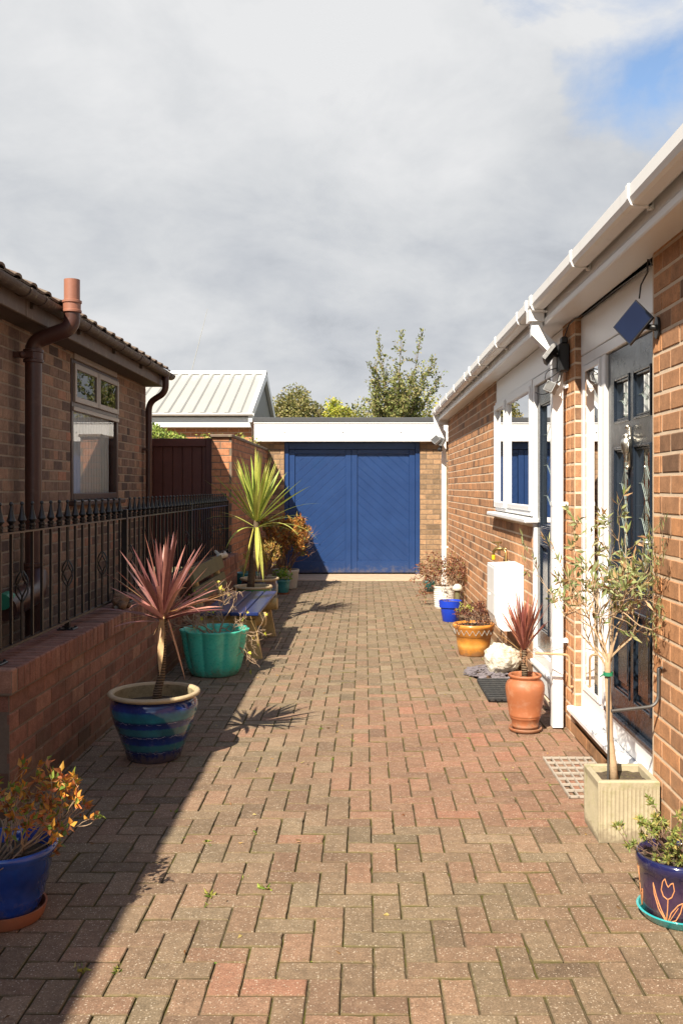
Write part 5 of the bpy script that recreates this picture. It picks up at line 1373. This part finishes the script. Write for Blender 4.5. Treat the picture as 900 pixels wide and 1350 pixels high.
# ------------------------------------------------------------ red cordyline in terracotta urn
r_ = random.Random(112)
T = thing('potted_cordyline', (0.992,5.86,0), 'small red cordyline in smooth terracotta urn on a saucer', 'potted plant', 'potted plants along the orange house')
mb = MB(); mb.lathe([(0,0),(0.088,0),(0.098,.006),(0.104,.020),(0.101,.026),(0.093,.022),(0.084,.012),(0,.012)],44); L_(mb,'saucer',M['terracotta'],T,True)
simple_pot(T,[(0,.013),(.078,.014),(.080,.03),(.084,.034),(.081,.038),(.083,.060),(.092,.082),(.0955,.086),(.0935,.091),(.097,.097),(.0995,.101),(.0975,.106),(.108,.17),(.117,.225),(.1205,.255),(.1195,.28),(.111,.302),(.096,.316),(.092,.322),(.093,.328),(.101,.335),(.1035,.342),(.100,.349),(.090,.350),(.083,.343),(.080,.32)],M['terracotta'],52,soil=(.082,.318))
tr = MB(); tr.tube([(0,0,.31),(-.004,0,.40),(-.006,0,.50),(-.004,0,.56)],[.020,.018,.017,.012],10); L_(tr,'trunk',M['ring_bark'],T,True)
bl = MB(); PR = [(0.30,0.095,0.065),(0.36,0.12,0.08),(0.22,0.075,0.06),(0.42,0.17,0.10),(0.26,0.08,0.07)]
for i in range(74):
    a = i*2.39996+r_.uniform(-.2,.2); e = R(r_.choice([84,78,72,64,56,48,70,80]))+r_.uniform(-.1,.1)
    d = Vector((math.cos(a)*math.cos(e),math.sin(a)*math.cos(e),math.sin(e)))
    blade(bl,(-.004+.012*math.cos(a),.012*math.sin(a),.48+.08*r_.random()),d,r_.uniform(.21,.35),r_.uniform(.014,.021),r_.uniform(0,.25),r_,pick(r_,PR,.15),r_.uniform(-.6,.6))
for i in range(12):
    a = r_.uniform(0,6.28); blade(bl,(-.004,0,.47),(math.cos(a),math.sin(a)*.6,r_.uniform(-.1,.35)),r_.uniform(.18,.33),.007,r_.uniform(.0,.5),r_,pick(r_,[(0.42,0.24,0.10),(0.36,0.15,0.08)],.1))
for i in range(26):
    a = r_.uniform(0,6.28); blade(bl,(.016*math.cos(a),.016*math.sin(a),.42+.09*r_.random()),(math.cos(a)*.6,math.sin(a)*.6,-.5),r_.uniform(.02,.05),.008,.4,r_,pick(r_,[(0.28,0.15,0.08)],.2))
blade(bl,(0.01,-.01,.49),(0.75,-.25,-.62),.16,.008,0,r_,(0.32,0.15,0.08))
L_(bl,'foliage',M['blade'],T,True)

# ------------------------------------------------------------ boot scraper mat, rock, slate chips, meter box, tap
T = thing('door_mat', (1.04,6.95,0), 'black rubber grid mat on the paving beside the terracotta urn', 'mat')
mb = MB(); mx0,mx1,my0,my1 = .865,1.225,6.62,7.30
for i in range(9): x = mx0+(mx1-mx0-.016)*i/8; mb.bbox((x,my0,.006),(x+.016,my1,.024),.003)
for i in range(10): y = my0+(my1-my0-.020)*i/9; mb.bbox((mx0+.001,y,.006),(mx1-.001,y+.020,.034),.004)
mb.build('grid', M['rubber'], T)
mb = MB(); mb.ball((1.115,7.66,.12),.132,84,60,(1.02,1.12,.98),(lambda f,g: (lambda d: f(d)*(1+.045*mnoise.fractal(d*5.0,0.9,2.1,4))))(lumpy(2,.20,2.0),0))
mb.v = [(x,y,max(z,0.0)) for x,y,z in mb.v]
tag(mb.build('rock', M['rock'], None, True), 'rough pale limestone rock on slate chips under the white meter box', 'rock')
mb = MB(); r_ = random.Random(113)
for i in range(190):
    a = r_.uniform(0,6.28); q = math.sqrt(r_.random()); x = 1.03+.21*q*math.cos(a); y = 7.62+.30*q*math.sin(a)
    if x > 1.235: continue
    rot = Matrix.Rotation(r_.uniform(0,3.1),3,'Z') @ Matrix.Rotation(r_.uniform(-.25,.25),3,'X') @ Matrix.Rotation(r_.uniform(-.25,.25),3,'Y')
    s = r_.uniform(.012,.032); mb.box((-s,-s*r_.uniform(.4,.8),-.003),(s,s*r_.uniform(.4,.8),.003),rot,Vector((x,y,.008+r_.uniform(0,.016))))
tag(mb.build('slate_chips', M['purple_slate']), 'bed of purple grey slate chips around the pale rock', 'slate chips', kind='stuff')
T = thing('meter_box', (1.14,7.73,.37), 'white wall mounted meter box above the pale rock', 'meter box')
mb = MB(); pr = [(1.258,.365),(1.10,.365),(1.055,.40),(1.032,.48),(1.030,.875),(1.258,.885)]
k = len(mb.v); y0, y1 = 7.50, 7.95
mb.prism(pr, y0, y1); mb.build('body', M['upvc'], T)
mb = MB(); mb.bbox((1.0265,7.52,.485),(1.0295,7.93,.86),.001); mb.build('door', M['upvc'], T)
mb = MB(); mb.box((1.0255,7.50,.655),(1.0293,7.95,.661)); mb.ball((1.026,7.78,.63),.011,8,6); mb.build('catch', M['upvc_dirty'], T)
T = thing('garden_tap', (1.24,8.45,.92), 'brass outdoor tap with yellow hose connector on the wall above meter box', 'tap')
mb = MB(); mb.tube([(1.245,8.35,.60),(1.245,8.35,.93),(1.235,8.37,.955),(1.215,8.40,.957)],.011,10); mb.build('supply_pipe', M['brass'], T, smooth='auto')
mb = MB(); mb.tube([(1.255,8.40,.957),(1.20,8.42,.957),(1.165,8.44,.955),(1.15,8.45,.93),(1.15,8.45,.90)],[.012,.016,.015,.013,.012],10); mb.tube([(1.19,8.42,.965),(1.18,8.43,1.01)],.008,8); mb.tube([(1.21,8.40,1.015),(1.14,8.47,1.012)],[.010,.006],8); mb.build('spout', M['brass'], T, smooth='auto')
mb = MB(); mb.lathe([(.012,0),(.017,.004),(.017,.04),(.012,.045)],12,(1.15,8.45,.857)); mb.build('hose_connector', M['yellow'], T)

# ------------------------------------------------------------ right-hand pots further back
r_ = random.Random(114)
T = thing('potted_plant', (.98,8.52,0), 'dark red bushy plant in honey orange glazed pot with zigzag band', 'potted plant', 'potted plants along the orange house')
simple_pot(T,[(0,0),(.125,0),(.132,.008),(.142,.07),(.146,.078),(.150,.12),(.158,.175),(.168,.18),(.176,.245),(.184,.252),(.188,.268),(.185,.282),(.172,.284),(.165,.25)],M['orange_glaze'],48,soil=(.168,.262))
mb = MB()
for i in range(20):
    a = 2*math.pi*i/20; a1 = a+math.pi/20; a2 = a+math.pi/10
    mb.tube([(.1725*math.cos(a),.1725*math.sin(a),.193),(.1775*math.cos(a1),.1775*math.sin(a1),.238)],.0022,5); mb.tube([(.1775*math.cos(a1),.1775*math.sin(a1),.238),(.1725*math.cos(a2),.1725*math.sin(a2),.193)],.0022,5)
L_(mb,'zigzag_band',M['grey_pot'],T)
st = MB(); lf_ = MB(); tips = []; PD_ = [(0.16,0.055,0.04),(0.22,0.08,0.045),(0.10,0.04,0.035),(0.28,0.13,0.06)]; PY_ = [(0.40,0.42,0.08),(0.46,0.44,0.12)]
for i in range(30):
    a = r_.uniform(0,6.28); e = r_.uniform(.3,1.4); branchy(st,(.1*r_.uniform(-1,1),.1*r_.uniform(-1,1),.26),(math.cos(a)*math.cos(e),math.sin(a)*math.cos(e),math.sin(e)),.12,.003,1,r_,tips,.8,.7,(1,2),.4,.1)
for p,d,pts in tips:
    yl = (p.x < -.02 and p.z > .40)
    for _ in range(13): leaf(lf_, p+rv(r_,.012), d*.4+rv(r_,.6), r_.uniform(.014,.026), r_.uniform(.010,.016), r_, pick(r_, PY_ if yl and r_.random() < .7 else PD_))
L_(st,'stems',M['twig_dark'],T); L_(lf_,'foliage',M['leaf'],T,True)

T = thing('flower_pot', (.965,10.65,0), 'small bright blue plastic pot with brown soil between orange and white pots', 'plant pot', 'potted plants along the orange house')
simple_pot(T,[(0,0),(.082,0),(.088,.006),(.110,.16),(.124,.162),(.130,.235),(.120,.236),(.108,.19)],M['blue_plain'],40,soil=(.112,.215),smooth='auto')
st = MB()
for i in range(9): twig(st,(r_.uniform(-.06,.06),r_.uniform(-.06,.06),.21),(r_.uniform(-.7,.7),r_.uniform(-.7,.7),.6),.08,.003,r_)
L_(st,'dead_stems',M['twig_dark'],T)

r_ = random.Random(115)
T = thing('potted_shrub', (1.0,11.85,0), 'spreading red brown leaved shrub in chalky white ribbed pot', 'potted plant', 'potted plants along the orange house')
prof = [(0,0),(.118,0)] 
for i in range(9): prof += [(.121+.0012*i,.012+.026*i),(.126+.0012*i,.018+.026*i),(.126+.0012*i,.030+.026*i),(.121+.0012*i,.036+.026*i)]
prof += [(.142,.250),(.145,.275),(.135,.278),(.126,.24)]
simple_pot(T,prof,M['white_pot'],40,soil=(.130,.255),smooth='auto')
st = MB(); lf_ = MB(); tips = []; PBb = [(0.26,0.085,0.05),(0.34,0.13,0.07),(0.20,0.07,0.045),(0.36,0.20,0.10),(0.24,0.20,0.06)]
for i in range(24):
    a = r_.uniform(0,6.28); e = r_.uniform(.2,1.35); branchy(st,(.04*math.cos(a),.04*math.sin(a),.25),(math.cos(a)*math.cos(e),math.sin(a)*math.cos(e)*.8,math.sin(e)),.25,.0045,2,r_,tips,.9,.62,(2,3),.45,.0)
for p,d,pts in tips:
    for _ in range(8): leaf(lf_, r_.choice(pts)+rv(r_,.012), d*.5+rv(r_,.6), r_.uniform(.018,.036), r_.uniform(.013,.022), r_, pick(r_,PBb))
L_(st,'stems',M['twig'],T); L_(lf_,'foliage',M['leaf'],T,True)

T = thing('flower_pot', (.93,13.5,0), 'little teal pot on terracotta saucer, farthest along the orange house', 'plant pot', 'potted plants along the orange house')
simple_pot(T,[(0,.012),(.065,.012),(.085,.15),(.092,.155),(.092,.18),(.082,.18),(.076,.15)],M['teal_glaze'],30,soil=(.077,.165))
mb = MB(); mb.lathe([(0,0),(.085,0),(.098,.026),(.09,.026),(.08,.010),(0,.010)],30); L_(mb,'saucer',M['terracotta'],T)
lf_ = MB()
for i in range(60):
    a = r_.uniform(0,6.28); leaf(lf_,(.05*math.cos(a),.05*math.sin(a),.17+.05*r_.random()),(math.cos(a),math.sin(a),1),.05,.02,r_,pick(r_,PBb))
L_(lf_,'foliage',M['leaf'],T,True)
T = thing('stone_toadstool', (1.10,11.2,0), 'small weathered stone toadstool beside the white ribbed pot', 'ornament')
mb = MB(); mb.lathe([(0,0),(.05,0),(.045,.05),(.034,.15),(.03,.30)],16); L_(mb,'stem',M['mossy_board'],T,True)
mb = MB(); mb.lathe([(.0,.285),(.05,.285),(.062,.295),(.060,.32),(.042,.35),(.018,.364),(0,.366)],18); L_(mb,'cap',M['rock'],T,True)
mb = MB(); mb.tube([(1.20,9.45,0),(1.215,9.45,.25),(1.245,9.47,.58)],[.010,.013,.005],8)
tag(mb.build('cane', M['bark']), 'short dark cane leaning on the orange wall behind the bushy plant', 'cane')

# ------------------------------------------------------------ fittings on the walls
T = thing('solar_panel', (1.25,4.12,2.2), 'small tilted blue solar panel in black frame on the house corner', 'solar panel')
A = Vector((1.178,4.12,2.318)); B = Vector((1.092,4.17,2.205)); Dv = Vector((1.226,4.03,2.227)); Cc = B + (Dv-A)
e1 = (B-A); e2 = (Dv-A); nn = e1.cross(e2).normalized()
if nn.y > 0: nn = -nn
def slab(mb, ins, d0, d1):
    u, v = e1.normalized()*ins, e2.normalized()*ins
    P = [A+u+v, B-u+v, Cc-u-v, Dv+u-v]; k = len(mb.v)
    mb.v += [tuple(p+nn*d0) for p in P] + [tuple(p+nn*d1) for p in P]
    for q in ((0,3,2,1),(4,5,6,7),(0,1,5,4),(1,2,6,5),(2,3,7,6),(3,0,4,7)): mb.face([k+i for i in q])
mb = MB(); slab(mb, 0, -.012, 0); mb.build('frame', M['black_plastic'], T)
mb = MB(); slab(mb, .005, 0.0003, .0015); mb.build('cell', M['solar'], T)
ctr = (A+B+Cc+Dv)/4
mb = MB(); mb.tube([tuple(ctr-nn*.012),tuple(ctr-nn*.04),(1.235,4.06,2.185),(1.258,4.06,2.185)],[.016,.012,.014,.014],10); mb.lathe([(0,0),(.03,0),(.03,.01),(0,.012)],16,(0,0,0)); 
n0 = len(mb.v) - 16*4
for i in range(n0, len(mb.v)): x,y,z = mb.v[i]; mb.v[i] = (1.257-z, 4.06+x, 2.185+y*1.6)
mb.build('bracket', M['black_plastic'], T, smooth='auto')
T = thing('security_light', (1.22,5.86,2.3), 'black solar security light with sensor on the brick pier between the doors', 'security light', 'security lights on the orange house')
mb = MB(); mb.bbox((1.19,5.80,2.215),(1.256,5.90,2.385),.008); mb.bbox((1.21,5.82,2.386),(1.25,5.885,2.43),.008); mb.build('body', M['black_plastic'], T)
for s, (x,y,z), mt in ((0,(1.135,5.80,2.315),'galv'),):
    rot = Matrix.Rotation(R(38),3,'Y') @ Matrix.Rotation(R(-20),3,'Z')
    mb = MB(); mb.box((-.012,-.06,-.055),(.012,.06,.055),rot,Vector((x,y,z))); mb.tube([(x+.01,y,z),(1.195,5.84,2.31)],.010,8); h_ = mb.build('lamp_head', M['black_plastic'], T)
    mb = MB(); mb.box((-.0165,-.053,-.048),(-.0125,.053,.048),rot,Vector((x,y,z))); mb.build('lens', M['grey_plastic'], h_)
rot = Matrix.Rotation(R(28),3,'Y') @ Matrix.Rotation(R(52),3,'Z')
mb = MB(); mb.box((-.024,-.032,-.032),(.024,.032,.032),rot,Vector((1.145,5.82,2.115))); mb.tube([(1.16,5.83,2.13),(1.20,5.85,2.16),(1.215,5.85,2.22)],.010,8); h_ = mb.build('sensor', M['grey_plastic'], T)
mb = MB(); mb.box((-.0285,-.025,-.026),(-.0245,.025,.026),rot,Vector((1.145,5.82,2.115))); mb.build('lens', M['galv'], h_)
mb = MB()
for P in ([(1.20,5.80,2.22),(1.15,5.79,2.18),(1.10,5.80,2.15),(1.12,5.84,2.22),(1.19,5.86,2.24)],[(1.20,5.82,2.21),(1.16,5.80,2.10),(1.10,5.84,2.07),(1.06,5.88,2.09)]): mb.tube(arc_pts(P),.003,5)
mb.build('cable', M['black_plastic'], T)
T = thing('security_light', (1.16,14.2,2.2), 'grey twin floodlight high on the far corner of the orange house', 'security light', 'security lights on the orange house')
mb = MB(); mb.bbox((1.14,14.14,2.15),(1.17,14.36,2.21),.005); mb.tube([(1.155,14.2,2.15),(1.14,14.18,2.09)],.02,8); mb.ball((1.13,14.17,2.07),.035,10,8); mb.build('body', M['black_plastic'], T)
for x, z, ry in ((1.07,2.21,50),(1.14,2.19,28)):
    rot = Matrix.Rotation(R(ry),3,'Y') @ Matrix.Rotation(R(35),3,'Z')
    mb = MB(); mb.box((-.02,-.075,-.06),(.02,.075,.06),rot,Vector((x,14.15,z))); mb.tube([(x,14.15,z),(1.155,14.2,2.18)],.012,8); h_ = mb.build('lamp_head', M['grey_plastic'], T)
    mb = MB(); mb.box((-.024,-.066,-.052),(-.0204,.066,.052),rot,Vector((x,14.15,z))); mb.build('lens', M['galv'], h_)
mb = MB(); mb.tube([(1.235,5.86,2.43),(1.25,5.80,2.50),(1.262,5.70,2.516),(1.285,5.55,2.512),(1.285,4.9,2.514),(1.285,4.30,2.505),(1.280,4.22,2.490),(1.262,4.19,2.505),(1.240,4.155,2.50),(1.232,4.13,2.44),(1.20,4.12,2.38),(1.19,4.11,2.32)],.0035,6)
tag(mb.build('cable', M['black_plastic']), 'thin black cable running under the white soffit to the solar panel', 'cable')
mb = MB(); mb.tube(arc_pts([(1.262,4.02,.735),(1.245,4.02,.735),(1.245,4.02,.575),(1.04,4.00,.558)], .05),.0072,8)
tag(mb.build('wall_hook', M['galv'], None, 'auto'), 'bent grey metal bar projecting from the wall behind the olive', 'bar')
mb = MB(); mb.tube(arc_pts([(1.03,5.72,.502),(1.235,5.72,.492),(1.235,5.72,.30),(1.258,5.72,.30)], .03),.0075,8)
tag(mb.build('overflow_pipe', M['copper'], None, 'auto'), 'tan bent pipe sticking out of the wall beside the door step', 'pipe')

# ------------------------------------------------------------ greenery beyond
def crown_tree(name, label, x, y, ztop, rx, rz, pal, n, seed, lsize, trunkr=0.10, ry=None):
    rng = random.Random(seed); T = thing(name, (x,y,-.06), label, 'tree', 'trees beyond the garage')
    st = MB(); lf_ = MB(); ry = ry or rx
    cz = ztop - rz
    st.tube([(0,0,0),(.05,0,cz*.4),(0,.03,cz*.8)],[trunkr*1.5,trunkr,trunkr*.7],10)
    clumps = []
    for i in range(26):
        while True:
            d = Vector((rng.uniform(-1,1),rng.uniform(-1,1),rng.uniform(-1,1)))
            if .35 < d.length < 1: break
        c = Vector((d.x*rx,d.y*ry,cz+d.z*rz)); clumps.append((c, rng.uniform(.22,.40)*min(rx,rz)*1.3, rng.uniform(.75,1.25)))
        if i % 2 == 0: twig(st,(0,0,cz*.55+rng.random()*.4),c-Vector((0,0,cz*.6)),(c-Vector((0,0,cz*.6))).length,trunkr*.35,rng,.15)
    for i in range(n):
        c, r, k = rng.choice(clumps); d = rv(rng,1).normalized(); q = r*rng.random()**.45
        p = c + d*q; col = pick(rng,pal); col = tuple(min(v*k,1) for v in col)
        leaf(lf_, p, d+rv(rng,.7)+Vector((0,0,-.2)), lsize*rng.uniform(.6,1.3), lsize*rng.uniform(.4,.7), rng, col)
    L_(st,'trunk',M['bark'],T); L_(lf_,'crown',M['leaf'],T,True)
crown_tree('broadleaf_tree','round olive green tree beyond the garage roof, left of the yellow bush',-2.75,40,5.75,1.15,1.5,[(0.21,0.205,0.065),(0.26,0.24,0.08),(0.15,0.16,0.055),(0.30,0.25,0.095)],9000,201,.13,.14)
crown_tree('yellow_bush','bright yellow green leafy bush beyond the garage roof',-.72,28,4.32,.50,1.0,[(0.38,0.40,0.05),(0.44,0.43,0.06),(0.28,0.34,0.05),(0.48,0.42,0.06)],3200,202,.10,.05)
crown_tree('low_bush','low mixed green bush behind the garage under the tall sparse tree',.35,27,4.12,1.15,.9,[(0.17,0.20,0.055),(0.24,0.24,0.07),(0.30,0.27,0.07)],3000,203,.10,.06)
crown_tree('low_bush','yellow leaved bush behind the garage beside the white gutter end',1.55,25.5,4.0,.72,.9,[(0.36,0.36,0.05),(0.22,0.26,0.05),(0.42,0.36,0.06)],2600,204,.09,.05)
def sparse_tree():
    rng = random.Random(205); T = thing('sparse_tree', (.72,24,-.06), 'tall sparse upright tree with thin leafy shoots rising above the garage', 'tree', 'trees beyond the garage')
    st = MB(); lf_ = MB(); pal = [(0.19,0.22,0.06),(0.25,0.27,0.08),(0.30,0.30,0.10),(0.14,0.17,0.05),(0.36,0.31,0.12)]
    st.tube([(0,0,0),(.03,0,1.0),(0,0,2.1)],[.11,.08,.06],10)
    for i in range(46):
        a = rng.uniform(0,6.28); ln = rng.uniform(.12,.46) if i > 5 else rng.uniform(.03,.16)
        tgt = rng.uniform(1.6,3.0) - ln*1.4
        d = Vector((math.cos(a)*ln+.06, math.sin(a)*ln, 1))
        if i == 0: d, tgt = Vector((.17,0,1)), 3.55
        if i == 1: d, tgt = Vector((-.13,0,1)), 3.25
        if i == 2: d, tgt = Vector((.06,0.1,1)), 3.1
        if i in (3,4): d, tgt = Vector((.48,0,1)), 2.4
        pts, dd = twig(st,(rng.uniform(-.1,.1),rng.uniform(-.1,.1),1.9+rng.random()*.25),d,tgt,.022,rng,.16,.02,10,.25)
        for j in range(2,11):
            for _ in range(3):
                if rng.random() < .8:
                    q, qd = twig(st,pts[j],dd+rv(rng,.6),rng.uniform(.15,.42),.006,rng,.3,.1,4)
                    for _ in range(rng.randint(10,22)): leaf(lf_, rng.choice(q)+rv(rng,.03), qd+rv(rng,.8), rng.uniform(.05,.10), rng.uniform(.03,.055), rng, pick(rng,pal))
            for _ in range(6): leaf(lf_, pts[j]+rv(rng,.05), rv(rng,1), rng.uniform(.06,.12), rng.uniform(.035,.065), rng, pick(rng,pal))
    L_(st,'trunk',M['bark'],T); L_(lf_,'crown',M['leaf'],T,True)
sparse_tree()
def hedge():
    rng = random.Random(206); T = thing('climbing_shrub', (-2.6,13.2,.0), 'yellow green climbing shrub showing above the wooden gate', 'shrub')
    lf_ = MB(); st = MB()
    for i in range(7): twig(st,(rng.uniform(-.8,.6),rng.uniform(-.15,.15),0),(rng.uniform(-.2,.2),0,1),rng.uniform(1.8,2.2),.016,rng,.15)
    for i in range(3600):
        x = rng.uniform(-1.1,.75); top = 2.36 - .30*min(max((x+.2)/.5,0),1) + .06*mnoise.noise((x*4,0,0)); z = top - abs(rng.gauss(0,.35))
        leaf(lf_,(x,rng.gauss(0,.16),max(z,.3)),rv(rng,1)+Vector((0,-.3,-.3)),rng.uniform(.04,.075),rng.uniform(.03,.05),rng,pick(rng,[(0.24,0.32,0.06),(0.32,0.36,0.08),(0.16,0.24,0.05)]))
    L_(st,'stems',M['bark'],T); L_(lf_,'foliage',M['leaf'],T,True)
    T = thing('climbing_shrub', (-2.15,15.2,.0), 'small yellowish creeper showing over the top of the tall brick wall', 'shrub')
    lf_ = MB(); st = MB()
    for i in range(4): twig(st,(rng.uniform(-.1,.1),rng.uniform(-.4,.4),0),(0.05,rng.uniform(-.1,.1),1),2.1,.014,rng,.12)
    for i in range(1500):
        y = rng.uniform(-1.5,.6); leaf(lf_,(.05+rng.gauss(0,.16),y,2.28-abs(rng.gauss(0,.16))),rv(rng,1),rng.uniform(.03,.055),rng.uniform(.02,.035),rng,pick(rng,[(0.36,0.36,0.08),(0.24,0.28,0.06)]))
    L_(st,'stems',M['bark'],T); L_(lf_,'foliage',M['leaf'],T,True)
hedge()
# weeds and moss in the paving joints, a few fallen leaves
mb = MB(); rng = random.Random(301)
spots = [(-.88,2.95),(-.82,2.96),(-.72,4.02),(-.60,3.5),(-.86,4.4),(-1.02,4.4),(-.37,3.55)]
for i in range(70): spots.append((rng.uniform(-1.5,1.2), 2.4+rng.random()**1.3*11))
for x, y in spots:
    first = (x, y) in spots[:7]
    x = round(x/.1)*.1+.03+rng.uniform(-.006,.006); s = rng.uniform(.5,1.2) * (2.2 if first else 1)
    for _ in range(rng.randint(4,11)):
        a = rng.uniform(0,6.28); leaf(mb,(x+rng.gauss(0,.006),y+rng.gauss(0,.012),-.005),(math.cos(a),math.sin(a),rng.uniform(.2,1)),rng.uniform(.008,.022)*s,rng.uniform(.005,.010)*s,rng,pick(rng,[(0.16,0.26,0.04),(0.26,0.32,0.05),(0.30,0.28,0.06)]))
tag(mb.build('weeds', M['leaf']), 'tiny green weeds sprouting from the paving joints', 'weeds', kind='stuff')
mb = MB()
for i in range(110):
    near = rng.random() < .5
    x = rng.uniform(-1.5,-.9) if near else rng.uniform(-.9,1.15); y = rng.uniform(2.6,12)
    leaf(mb,(x,y,.003),(rng.gauss(0,1),rng.gauss(0,1),.12),rng.uniform(.014,.035),rng.uniform(.006,.014),rng,pick(rng,[(0.42,0.26,0.08),(0.36,0.16,0.06),(0.48,0.40,0.14),(0.2,0.12,0.06)]))
tag(mb.build('fallen_leaves', M['leaf']), 'scattered fallen leaves and bits on the block paving', 'fallen leaves', kind='stuff')
